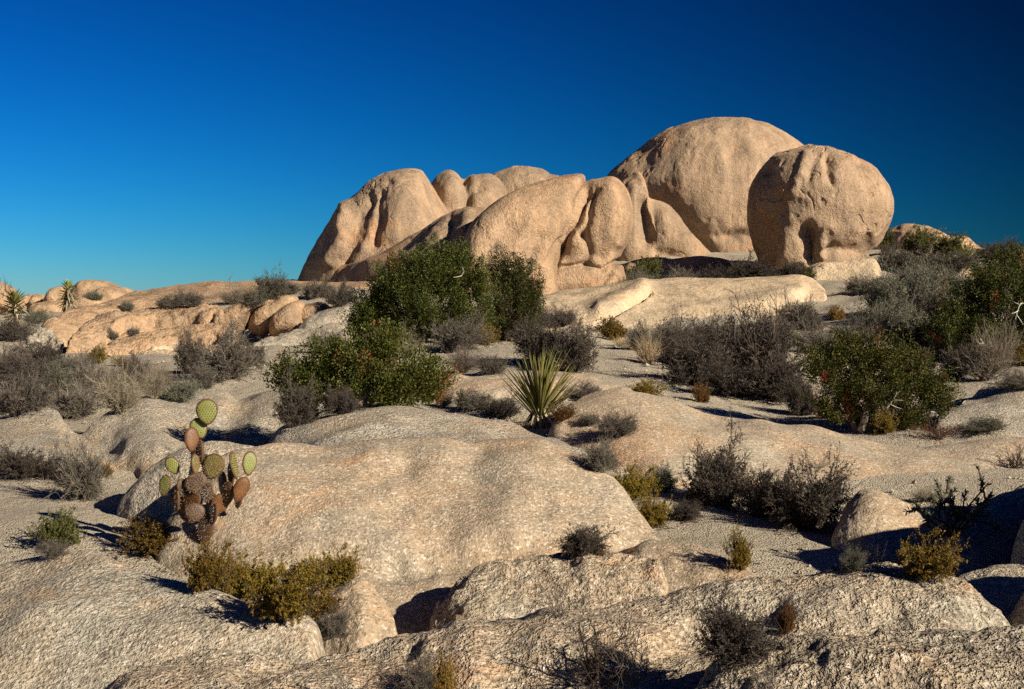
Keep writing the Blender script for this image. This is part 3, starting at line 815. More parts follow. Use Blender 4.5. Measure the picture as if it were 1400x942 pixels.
def leaf_mat(name, c0, c1, c2=None, trans=0.25, rough=0.6):
    m, t = mat_new(name)
    ri = t.n('ShaderNodeNewGeometry').outputs['Random Per Island']
    stops = [(0.0, c0), (0.75, c1)] + ([(0.97, c2)] if c2 else [])
    col = t.ramp(ri, stops)
    oi = t.n('ShaderNodeObjectInfo').outputs['Random']
    col = t.n('ShaderNodeHueSaturation', {'Hue': t.math('ADD', 0.483, t.math('MULTIPLY', oi, 0.034)), 'Saturation': 1.0, 'Value': t.math('ADD', 0.68, t.math('MULTIPLY', oi, 0.62)), 'Color': col}).outputs[0]
    d = t.n('ShaderNodeBsdfPrincipled', {'Base Color': col, 'Roughness': rough, 'Specular IOR Level': 0.25})
    if trans:
        tr = t.n('ShaderNodeBsdfTranslucent', {'Color': col})
        mx = t.n('ShaderNodeMixShader', {0: trans, 1: d.outputs[0], 2: tr.outputs[0]})
        t.n('ShaderNodeOutputMaterial', {0: mx.outputs[0]})
    else:
        t.n('ShaderNodeOutputMaterial', {0: d.outputs[0]})
    return m


M_TWG = leaf_mat('grey_twig', (0.06, 0.049, 0.04), (0.165, 0.136, 0.112), trans=0, rough=0.9)
M_TWD = leaf_mat('dark_twig', (0.03, 0.022, 0.017), (0.09, 0.068, 0.053), trans=0, rough=0.9)
M_TWP = leaf_mat('pale_dry_twig', (0.095, 0.076, 0.055), (0.215, 0.178, 0.132), trans=0, rough=0.9)
M_TWS = leaf_mat('bleached_wood', (0.33, 0.30, 0.27), (0.52, 0.48, 0.43), trans=0, rough=0.8)
M_BARK = leaf_mat('shaggy_bark', (0.10, 0.075, 0.06), (0.16, 0.125, 0.10), trans=0, rough=0.9)
M_LGR = leaf_mat('grey_leaf', (0.07, 0.066, 0.05), (0.14, 0.13, 0.10))
M_LDK = leaf_mat('purplish_leaf', (0.036, 0.031, 0.025), (0.085, 0.071, 0.058))
M_LYE = leaf_mat('olive_leaf', (0.09, 0.075, 0.01), (0.245, 0.18, 0.018), (0.29, 0.12, 0.025))
M_LOR = leaf_mat('rusty_leaf', (0.12, 0.07, 0.015), (0.25, 0.15, 0.03), (0.28, 0.09, 0.03))
M_LGN = leaf_mat('green_leaf', (0.06, 0.075, 0.018), (0.14, 0.15, 0.035))
M_LSG = leaf_mat('sage_leaf', (0.075, 0.085, 0.055), (0.16, 0.17, 0.115))
M_JUN = leaf_mat('juniper_leaf', (0.017, 0.025, 0.004), (0.054, 0.064, 0.009), (0.12, 0.115, 0.02), trans=0.05)
M_JUB = leaf_mat('juniper_bush_leaf', (0.019, 0.028, 0.004), (0.072, 0.084, 0.011), (0.17, 0.15, 0.025), trans=0.08)
M_JUD = leaf_mat('juniper_dead', (0.16, 0.05, 0.02), (0.25, 0.10, 0.03))
M_STR = leaf_mat('straw', (0.36, 0.27, 0.14), (0.55, 0.43, 0.25))
M_RED = leaf_mat('red_litter', (0.12, 0.04, 0.02), (0.26, 0.11, 0.05))


def grow(r, base, dirs, length, K, wig, sag=0.0):
    """curved stems"""
    N = len(base)
    t = np.linspace(0, 1, K)
    bend = r.normal(size=(N, 3)) * wig
    p = base[:, None] + dirs[:, None] * (t[None, :, None] * length[:, None, None]) + bend[:, None] * (t ** 2)[None, :, None] * length[:, None, None]
    k2 = r.normal(size=(N, 3)) * wig * 0.5
    p = p + k2[:, None] * (np.sin(t * 5) * t)[None, :, None] * length[:, None, None]
    p[..., 2] -= sag * (t ** 2)[None] * length[:, None]
    return p


def kids(r, p, n, spread, lf, length, lo=0.3):
    """child stems along parents"""
    N, K, _ = p.shape
    i = np.repeat(np.arange(N), n)
    t = r.uniform(lo, 1, len(i)) * (K - 1)
    a = np.minimum(t.astype(int), K - 2)
    f = (t - a)[:, None]
    base = p[i, a] * (1 - f) + p[i, a + 1] * f
    d = unit(p[i, a + 1] - p[i, a])
    d = unit(d + rand_dir(len(i), r) * spread + np.array([0, 0, 0.12]))
    L = length[i] * lf * r.uniform(0.6, 1.25, len(i))
    return base, d, L


def bush(kind, seed):
    """one shrub about 1 unit high and 2*rw wide; returns (stem mesh, foliage mesh or None)"""
    r = np.random.default_rng(seed)
    S = MB()
    L = MB()
    o = dict(n0=34, n1=5, n2=5, rw=1.0, thick=0.009, leaf=0, lsz=0.03, spread=0.75, up=0.25, wig=0.14, minr=0.0022)
    o.update(KINDS_[kind][0])
    n0 = o['n0']
    az = r.uniform(0, 2 * math.pi, n0)
    tl = np.arccos(1 - r.uniform(0, 1, n0) ** 0.9 * (1 - math.cos(math.radians(o.get('tilt', 78)))))
    d = np.stack([np.sin(tl) * np.cos(az), np.sin(tl) * np.sin(az), np.cos(tl)], -1)
    ell = 1 / np.sqrt((np.hypot(d[:, 0], d[:, 1]) / o['rw']) ** 2 + d[:, 2] ** 2)
    ln = ell * r.uniform(0.62, 0.88, n0) * (0.85 + 0.3 * np.sin(az * 2 + seed) * np.sin(az * 3 + 2 * seed))
    b = np.stack([0.06 * r.normal(size=n0) * o['rw'], 0.06 * r.normal(size=n0) * o['rw'], -0.03 * np.ones(n0)], -1)
    d = unit(d + np.array([0, 0, o['up']]) * np.sin(tl)[:, None])
    p0 = grow(r, b, d, ln, 6, o['wig'])
    th = o['thick']
    S.add(*tubes(p0, np.linspace(th, th * 0.4, 6)[None] * r.uniform(0.7, 1.3, (n0, 1)), 4))
    b1, d1, l1 = kids(r, p0, o['n1'], o['spread'], 0.42, ln, 0.28)
    p1 = grow(r, b1, d1, l1, 4, 0.15)
    S.add(*tubes(p1, np.linspace(th * 0.45, th * 0.25, 4)[None] * np.ones((len(p1), 1)), 3))
    ends = p1
    el = l1
    if o['n2']:
        b2, d2, l2 = kids(r, p1, o['n2'], 0.9, 0.5, l1, 0.25)
        p2 = grow(r, b2, d2, l2, 3, 0.15)
        S.add(*tubes(p2, np.linspace(max(th * 0.26, o['minr']), o['minr'] * 0.6, 3)[None] * np.ones((len(p2), 1)), 3))
        ends, el = p2, l2
    if o['leaf']:
        c, dd, _ = kids(r, ends, o['leaf'], 1.3, 0.5, el, o.get('llo', 0.2))
        sz = o['lsz'] * r.uniform(0.6, 1.3, (len(c), 1))
        side = unit(np.cross(dd, rand_dir(len(c), r))) * sz * o.get('asp', 0.24)
        L.add(*leaves(c, dd * sz, side))
    mats = KINDS_[kind][1]
    # bring every shrub to unit height and width
    av = np.vstack(S.v + L.v)
    hr = np.percentile(np.hypot(av[:, 0], av[:, 1]), 97.5)
    hz = np.percentile(av[:, 2], 98.5)
    sc = np.array([o['rw'] / hr, o['rw'] / hr, 1 / hz])
    for mb in (S, L):
        mb.v = [x * sc for x in mb.v]
    return S.mesh(kind + '_stems', [mats[0]]), (L.mesh(kind + '_leaves', [mats[1]]) if o['leaf'] else None)


KINDS_ = {
    'grey': (dict(n0=64, n1=10, n2=8, leaf=2, lsz=0.032, rw=0.85, minr=.0034, thick=.013), (M_TWG, M_LGR)),
    'dark': (dict(n0=60, n1=10, n2=8, leaf=5, lsz=0.036, rw=0.85, minr=.0034, thick=.013, wig=.2), (M_TWD, M_LDK)),
    'pale': (dict(n0=90, n1=8, n2=6, rw=0.85, up=0.4), (M_TWP, None)),
    'bare': (dict(n0=14, n1=6, n2=6, rw=0.95, thick=0.02, minr=.003, wig=0.25, spread=0.9), (M_TWD, None)),
    'twigs': (dict(n0=16, n1=4, n2=3, rw=0.8, thick=0.008, wig=0.2), (M_TWG, None)),
    'olive': (dict(n0=70, n1=7, n2=3, leaf=14, lsz=0.05, asp=0.24, rw=0.95, up=0.35, tilt=84, llo=0.0), (M_TWD, M_LYE)),
    'rusty': (dict(n0=60, n1=6, n2=3, leaf=12, lsz=0.055, asp=0.22, rw=0.95, tilt=84, llo=0.0), (M_TWD, M_LOR)),
    'green': (dict(n0=60, n1=6, n2=3, leaf=12, lsz=0.05, asp=0.26, rw=0.95, tilt=82, llo=0.0), (M_TWD, M_LGN)),
    'sage': (dict(n0=70, n1=8, n2=6, leaf=5, lsz=0.036, rw=0.9), (M_TWG, M_LSG)),
    'litter': (dict(n0=40, n1=4, n2=2, leaf=5, lsz=0.06, rw=1.6, tilt=88), (M_TWD, M_RED)),
}
NVAR = {'grey': 4, 'dark': 3, 'olive': 4, 'pale': 2, 'bare': 2, 'twigs': 2, 'rusty': 2, 'green': 2, 'sage': 2, 'litter': 1}
LIB = {k: [bush(k, 100 * i + 7 * n_ + 3) for i in range(NVAR[k])] for n_, k in enumerate(KINDS_)}


def grass_mesh(seed, n=220, mat=None):
    r = np.random.default_rng(seed)
    az = r.uniform(0, 2 * math.pi, n)
    tl = np.abs(r.normal(0, 0.38, n))
    d = np.stack([np.sin(tl) * np.cos(az), np.sin(tl) * np.sin(az), np.cos(tl)], -1)
    b = np.stack([r.normal(0, .07, n), r.normal(0, .07, n), np.full(n, -.03)], -1)
    p = grow(r, b, d, r.uniform(.5, 1.05, n), 4, 0.16, 0.12)
    m = MB()
    m.add(*tubes(p, np.array([.006, .005, .004, .001])[None] * np.ones((n, 1)), 3))
    return m.mesh('grass_blades', [mat or M_STR])


GRASS = [grass_mesh(5), grass_mesh(9)]
NAMES = {'grey': 'grey_shrub', 'dark': 'dark_shrub', 'pale': 'dry_shrub', 'bare': 'leafless_shrub', 'twigs': 'twiggy_shrub', 'olive': 'olive_shrub', 'rusty': 'rusty_shrub', 'green': 'green_shrub',
         'sage': 'sage_shrub', 'litter': 'dead_shrub', 'grass': 'dry_grass_tuft'}
GROUPS = {'grey': 'grey twiggy shrubs among the rocks', 'dark': 'dark purplish shrubs among the rocks', 'olive': 'small olive and yellow shrubs', 'rusty': 'small rusty orange shrubs'}
_cnt = {}


def plant(kind, px, py, wpx, hpx, label, d=None, rot=None, cat=None):
    p = stand(px, py, d)
    dist = p[1]
    if kind in ('grey', 'dark'):
        hpx, wpx = hpx * 0.95, wpx * 1.12
    h = hpx * dist / F
    w_ = wpx * dist / F
    i = _cnt.get(kind, 0)
    _cnt[kind] = i + 1
    root = bpy.data.objects.new(NAMES[kind], None)
    COL.objects.link(root)
    root.empty_display_size = 0.1
    root.location = p
    root.rotation_euler = (0, 0, rot if rot is not None else (i * 2.399) % 6.283)
    if kind == 'grass':
        k = w_ / 0.8
        root.scale = (k, k, h)
        link('blades', GRASS[i % 2], root)
    else:
        st, lf = LIB[kind][i % NVAR[kind]]
        k = w_ / (2 * KINDS_[kind][0].get('rw', 0.9)) * 0.98
        root.scale = (k, k, h * 0.98)
        link('stems', st, root)
        if lf is not None:
            link('foliage', lf, root)
    tag(root, label, cat or ('grass' if kind == 'grass' else 'shrub'), GROUPS.get(kind), 'thing')
    return root


# kind, x, base y, width, height in photo pixels at the plant's own distance, label
PL = [
    # left middle
    ('grey', 42, 527, 84, 50, 'wide purplish grey shrub at the left edge behind the other brush'),
    ('grey', 106, 518, 48, 36, 'small dark grey shrub at the back of the left brush, before the low outcrop'),
    ('sage', 84, 543, 60, 46, 'bluish grey shrub in the middle of the brush on the left'),
    ('pale', 166, 564, 82, 66, 'big dry brownish shrub at the right end of the left brush'),
    ('grey', 106, 570, 84, 46, 'low grey shrub in front of the bluish one in the left brush'),
    ('grey', 22, 568, 90, 52, 'low grey shrub at the left edge just above the gritty grey slab'),
    ('pale', 210, 545, 50, 44, 'thin dry brown shrub beside the big brownish one, on its right'),
    ('sage', 246, 550, 58, 32, 'low pale sage tuft below the round ash-grey bush'),
    ('grey', 304, 520, 84, 74, 'large round ash-grey bush standing alone right of the low left outcrop'),
    ('dark', 262, 510, 46, 54, 'dark shrub pressed against the left of the round ash-grey bush'),
    ('grey', 278, 531, 38, 30, 'small grey shrub just in front of the round ash-grey bush'),
    ('olive', 132, 497, 32, 22, 'small mustard shrub at the foot of the low left outcrop'),
    ('olive', 166, 501, 24, 13, 'tiny olive tuft right of the mustard shrub by the low left outcrop'),
    ('grey', 226, 421, 36, 17, 'grey shrub on top of the low left outcrop, left of a pair'),
    ('grey', 262, 420, 46, 23, 'grey shrub on top of the low left outcrop, right of a pair'),
    ('sage', 174, 425, 24, 14, 'pale tuft at the back of the low left outcrop'),
    ('grey', 154, 464, 22, 15, 'small tuft in a crease of the low left outcrop, left of two'),
    ('grey', 181, 459, 20, 12, 'small tuft in a crease of the low left outcrop, right of two'),
    ('pale', 318, 416, 54, 27, 'straw coloured shrub above the row of leaning boulders'),
    ('sage', 372, 408, 52, 34, 'airy olive-grey shrub on the skyline above the leaning boulders'),
    ('grey', 398, 402, 40, 18, 'small grey shrub on the skyline at the left boulder’s foot'),
    ('grey', 430, 408, 46, 25, 'grey shrub below the dark flank of the tall left boulder'),
    ('grey', 464, 418, 46, 32, 'grey-brown shrub touching the tall junipers on their left'),
    ('dark', 405, 603, 64, 58, 'round purplish shrub behind the tan slab, nearest the cactus', 11.9),
    ('dark', 468, 603, 48, 36, 'smaller round purplish shrub at the lip of the tan slab', 11.9),
    ('twigs', 348, 612, 20, 32, 'sparse bare twig in the shade left of the round purplish shrub', 11.5),
    ('dark', 32, 652, 74, 40, 'low dark shrub at the left edge in the shadow below the gritty slab'),
    ('dark', 72, 655, 44, 34, 'low dark shrub between the left edge and the little tree-like shrub'),
    ('grey', 115, 683, 70, 76, 'tree-like grey shrub with a bare stem, left of the cactus shadow'),
    ('olive', 145, 652, 18, 20, 'tiny yellow tuft right of the tree-like grey shrub'),
    ('grey', 14, 466, 62, 32, 'grey shrub at the left edge under the larger far yucca'),
    ('sage', 50, 442, 44, 18, 'low greenish shrub between the two far yuccas'),
    ('bare', 8, 424, 34, 44, 'leafless branching shrub at the left edge beside the far yucca'),
    ('sage', 130, 410, 24, 12, 'small greenish shrub at the foot of the distant pink boulders'),
    ('dark', 62, 508, 60, 40, 'dark shrub at the back of the left brush, above the bluish grey one'),
    ('grey', 138, 543, 64, 46, 'grey-brown shrub filling the brush between the bluish and the big brownish one'),
    ('dark', 54, 552, 56, 36, 'small dark shrub tucked in the left brush, below the wide purplish one'),
    ('grey', 190, 520, 54, 36, 'grey shrub at the back of the left brush below the tilted granite wedge'),
    ('grey', 8, 520, 56, 44, 'grey shrub cut by the left edge in the brush'),
    ('pale', 222, 528, 40, 30, 'dry tan shrub between the left brush and the round ash-grey bush'),
    ('dark', 344, 500, 34, 28, 'dark tuft right behind the round ash-grey bush'),
    ('grey', 452, 482, 60, 30, 'grey shrub behind the low juniper, on the pale sand'),
    ('sage', 350, 418, 44, 24, 'pale olive shrub between the skyline shrubs and the leaning boulders'),
    # centre
    ('grey', 620, 482, 80, 48, 'ash-grey shrub at the foot of the tall junipers'),
    ('olive', 664, 472, 44, 28, 'mustard shrub between the ash-grey shrub and the smaller juniper'),
    ('pale', 556, 488, 36, 34, 'thin pale twiggy shrub under the left side of the tall juniper'),
    ('grey', 512, 476, 40, 26, 'grey shrub in the shade at the left foot of the tall juniper'),
    ('dark', 740, 500, 70, 62, 'broad purplish shrub right behind the large yucca'),
    ('dark', 784, 509, 66, 66, 'broad purplish shrub behind the large yucca, on its right'),
    ('grey', 768, 446, 46, 28, 'grey shrub at the left foot of the pale apron'),
    ('grey', 735, 446, 40, 24, 'grey shrub right of the smaller juniper, before the apron'),
    ('pale', 632, 510, 48, 34, 'tan shrub above the low warm ledge, left of the yucca'),
    ('grey', 674, 511, 50, 27, 'low grey shrub above the low warm ledge, next to the tan one'),
    ('olive', 838, 465, 44, 30, 'ochre shrub at the lower end of the crack in the apron'),
    ('grey', 878, 480, 44, 40, 'grey shrub behind the straw grass below the apron'),
    ('grey', 915, 478, 48, 42, 'grey shrub right of the straw grass below the apron'),
    ('grass', 884, 497, 40, 46, 'tuft of straw-coloured dry grass below the apron'),
    ('grass', 848, 474, 24, 16, 'short dry grass right of the ochre shrub'),
    ('grey', 652, 560, 50, 27, 'low pale shrub between the low juniper and the yucca'),
    ('green', 634, 558, 22, 24, 'small dark green tuft right of the low juniper'),
    ('dark', 690, 550, 48, 26, 'dark shrub in the shade behind the left of the yucca', 14.9),
    ('grey', 606, 557, 30, 22, 'small grey shrub touching the right end of the low juniper'),
    ('grey', 802, 540, 46, 20, 'low grey shrub on the warm ledge right of the yucca', 16.2),
    ('rusty', 768, 575, 46, 22, 'brownish cushion shrub beside the base of the yucca'),
    ('grey', 845, 597, 58, 36, 'grey shrub in the gully right of the yucca'),
    ('sage', 806, 581, 30, 16, 'tiny sage tuft in the gully by the yucca'),
    ('grey', 822, 645, 56, 44, 'grey shrub with pale twigs at the right edge of the tan slab'),
    ('olive', 864, 683, 66, 42, 'olive cushion shrub halfway down the right edge of the tan slab'),
    ('olive', 893, 720, 54, 42, 'olive cushion shrub at the lower right corner of the tan slab'),
    ('sage', 906, 671, 54, 35, 'grey-green shrub in the gully beyond the olive cushions'),
    ('dark', 936, 711, 44, 27, 'low dark tuft on the gravel right of the olive cushions'),
    ('olive', 880, 540, 54, 25, 'yellow-brown shrub at the right end of the warm ledge', 16.8),
    # right, under the boulders
    ('grey', 938, 378, 44, 26, 'brown shrub at the left end of the row under the domed boulder', 46),
    ('dark', 985, 380, 70, 32, 'dark shrub in the row under the domed boulder', 46),
    ('dark', 1036, 381, 70, 36, 'dark shrub in the row under the gap between the two round boulders', 46),
    ('dark', 1080, 380, 56, 28, 'dark shrub in the row below the niche of the balanced boulder', 46),
    ('green', 1016, 353, 38, 22, 'dark green bush between the domed and the balanced boulders', 49),
    ('green', 1102, 379, 32, 21, 'dark olive bush left of the long pale rock', 46),
    ('grey', 868, 362, 40, 26, 'brownish bush in the nook below the grey flank', 49),
    ('sage', 870, 381, 46, 28, 'greenish bush right of the split boulder', 47),
    ('green', 880, 345, 50, 30, 'dark green bush in the shaded hollow behind the split boulder', 51.5),
    ('grey', 910, 368, 50, 16, 'low grey bush between the apron and the grey flank', 48),
    ('grey', 1220, 368, 54, 34, 'brown shrub right of the long pale rock', 49),
    ('pale', 1272, 364, 56, 28, 'tan shrub below the distant pale dome', 49),
    ('sage', 1320, 362, 44, 24, 'greenish shrub under the skyline yucca', 49),
    ('grey', 1250, 392, 60, 30, 'grey shrub above the grey-green thicket on the right', 42),
    ('green', 1213, 343, 26, 32, 'dark upright green bush beside the balanced boulder', 56),
    ('green', 1258, 342, 66, 36, 'dark green bush before the distant pale dome', 56),
    ('green', 1295, 348, 60, 30, 'dark green bush left of the skyline yucca', 55),
    ('dark', 1355, 352, 44, 18, 'dark shrub on the skyline right of the yucca', 55),
    ('sage', 1215, 432, 80, 62, 'grey-green thicket shrub at the left of the right-hand thicket'),
    ('sage', 1262, 440, 84, 78, 'tall grey-green thicket shrub with bleached branches on the right'),
    ('sage', 1235, 470, 80, 56, 'grey-green shrub low in the right-hand thicket'),
    ('dark', 1250, 490, 84, 52, 'dark shrub in the shade of the right-hand thicket'),
    ('dark', 1300, 492, 70, 66, 'dark shrub between the thicket and the pale dry bush'),
    ('pale', 1348, 520, 86, 70, 'large pale brown dry bush at the right above the gravel slab'),
    ('olive', 1398, 500, 40, 30, 'olive tuft at the right edge beside the pale dry bush'),
    ('rusty', 1145, 437, 28, 19, 'small round ochre cushion on the sand path right of the apron'),
    ('grey', 1118, 482, 62, 36, 'brown-grey shrub behind the round juniper, on its left'),
    ('grey', 1165, 472, 64, 34, 'brown-grey shrub behind the round juniper'),
    ('grey', 1110, 452, 44, 24, 'low grey shrub under the right end of the apron'),
    ('green', 1088, 472, 28, 18, 'small green bush beside the dead dark tree-like shrub'),
    ('bare', 1040, 522, 120, 108, 'tall dead tree-like shrub with bare black trunks'),
    ('dark', 1036, 515, 100, 86, 'dark tangled shrub wrapped round the dead tree-like one'),
    ('dark', 952, 527, 84, 66, 'dark shrub left of the dead tree-like one'),
    ('bare', 940, 520, 90, 84, 'leafless dark branches arching left of the dead tree-like shrub'),
    ('bare', 1092, 450, 76, 52, 'bare dark bush against the right end of the apron'),
    ('dark', 1090, 446, 54, 30, 'dark low bush against the right end of the apron'),
    ('grey', 985, 478, 64, 42, 'grey shrub below the middle of the apron'),
    ('grey', 945, 470, 50, 28, 'small grey shrub below the apron, left of the dead tree-like one'),
    ('dark', 1000, 540, 90, 46, 'black shrub in the deep shade left of the round juniper'),
    ('dark', 1062, 548, 80, 60, 'black shrub in the deep shade touching the round juniper'),
    ('dark', 1098, 568, 44, 50, 'purplish shrub at the left foot of the round juniper'),
    ('rusty', 1131, 572, 40, 28, 'rusty cushion at the left foot of the round juniper'),
    ('rusty', 1178, 584, 42, 30, 'rusty cushion in front of the round juniper'),
    ('olive', 1212, 592, 36, 30, 'yellow cushion in front of the round juniper, right of the rusty ones'),
    ('litter', 1282, 600, 90, 24, 'reddish dead brush under the right end of the round juniper'),
    ('rusty', 960, 550, 32, 25, 'lone rusty cushion on the pale sand strip'),
    ('dark', 1000, 500, 80, 56, 'dark shrub between the two tree-like dead shrubs'),
    ('dark', 930, 500, 70, 46, 'brown-black shrub at the left end of the dark thicket below the apron'),
    ('grey', 1060, 470, 60, 36, 'grey brush behind the dead tree-like shrub, on its right'),
    ('sage', 1190, 455, 70, 40, 'pale green brush behind the round juniper, on its right'),
    ('dark', 1290, 462, 80, 60, 'dark brush under the wide juniper on the right'),
    ('dark', 1240, 520, 80, 40, 'dark brush in the shade just behind the round juniper'),
    ('grey', 1305, 515, 50, 36, 'grey brush at the left foot of the pale dry bush'),
    ('grey', 1180, 402, 60, 26, 'low grey brush beside the sand path below the long pale rock'),
    ('sage', 1300, 402, 60, 34, 'grey-green brush under the small pale slab on the right'),
    ('dark', 1240, 372, 60, 26, 'dark brush below the distant pale dome'),
    ('dark', 1295, 372, 60, 26, 'dark brush left of the small pale slab on the right'),
    ('dark', 1370, 356, 60, 26, 'dark brush on the skyline by the right edge'),
    ('grey', 1395, 532, 60, 26, 'low grey tuft at the right edge on the gravel slab'),
    ('sage', 1350, 590, 70, 20, 'thin grass-like tuft on the gravel slab at the right'),
    # right near
    ('dark', 988, 690, 96, 80, 'purplish black shrub in the gully, left of three'),
    ('dark', 1050, 708, 76, 66, 'purplish black shrub in the gully, middle of three'),
    ('dark', 1108, 724, 106, 88, 'large purplish black shrub in the gully, right of three'),
    ('twigs', 1116, 641, 56, 26, 'sparse grey twigs on the tan slab above the dark shrubs'),
    ('bare', 1390, 640, 60, 34, 'dark plumed branches at the right edge on the tan slab'),
    ('green', 1368, 670, 50, 22, 'spiky green tuft behind the shaded hump at the right edge', 10.2),
    ('olive', 1268, 792, 94, 58, 'rounded olive shrub in the shadow below the shaded hump'),
    ('olive', 1012, 779, 40, 50, 'upright rusty-olive shrub at the right end of the warm tilted block'),
    ('sage', 1165, 782, 42, 32, 'pale sage tuft in the black shadow beyond the whaleback'),
    ('twigs', 1200, 778, 30, 34, 'thin grey twigs in the black shadow beyond the whaleback'),
    ('grey', 1176, 666, 30, 18, 'tiny grey tuft on top of the small pale mound', 10.7),
    ('pale', 1268, 692, 48, 18, 'low tan tuft behind the small pale mound', 11.2),
    ('litter', 1095, 722, 60, 14, 'reddish litter under the largest purplish black shrub'),
    # bottom
    ('dark', 1012, 902, 112, 76, 'dark bushy shrub near the bottom edge right of centre'),
    ('rusty', 1074, 866, 30, 40, 'upright rusty sprig beside the dark shrub near the bottom edge'),
    ('bare', 985, 900, 80, 76, 'pale-tipped bare branches in the dark shrub near the bottom edge'),
    ('twigs', 1045, 972, 140, 78, 'grey twiggy shrub cut by the bottom edge right of centre'),
    ('twigs', 862, 935, 120, 100, 'leafless grey shrub at the bottom edge, right half'),
    ('bare', 810, 940, 140, 92, 'leafless dark shrub at the bottom edge under its black shadow'),
    ('twigs', 490, 968, 130, 74, 'grey twiggy shrub cut by the bottom edge left of centre'),
    ('rusty', 603, 956, 48, 56, 'rusty bush at the bottom edge beside the grey twigs'),
    ('grey', 575, 960, 60, 60, 'grey twigs at the bottom edge just left of the rusty bush'),
    ('twigs', 765, 842, 84, 56, 'sparse brown twigs growing on the rounded rough dome'),
    ('dark', 795, 759, 66, 40, 'dark little bush casting a long shadow below the tan slab'),
    ('litter', 824, 760, 30, 13, 'reddish dried end of the dark little bush below the tan slab'),
    ('litter', 862, 756, 30, 9, 'small patch of reddish dead stems right of the dark little bush'),
    ('green', 80, 746, 74, 44, 'yellow-green bush at the left below the shadow of the cactus'),
    ('grey', 74, 762, 44, 24, 'thin grey tuft under the yellow-green bush on the left'),
    ('olive', 212, 756, 86, 46, 'olive and rust shrub just left below the cactus'),
    ('olive', 283, 806, 74, 60, 'olive shrub directly below the cactus, top left of the clump'),
    ('olive', 345, 814, 92, 52, 'olive shrub in the middle of the clump below the cactus'),
    ('olive', 388, 848, 116, 72, 'largest olive shrub at the lower right of the clump below the cactus'),
    ('olive', 424, 802, 58, 38, 'olive shrub at the upper right of the clump below the cactus'),
    ('olive', 448, 838, 50, 28, 'small olive sprig at the right end of the clump'),
    ('olive', 465, 798, 58, 46, 'lone round olive shrub right of the clump'),
    ('grey', 456, 870, 54, 40, 'faint grey twigs between the pale knob and the corner slab'),
]
for row in PL:
    plant(*row)


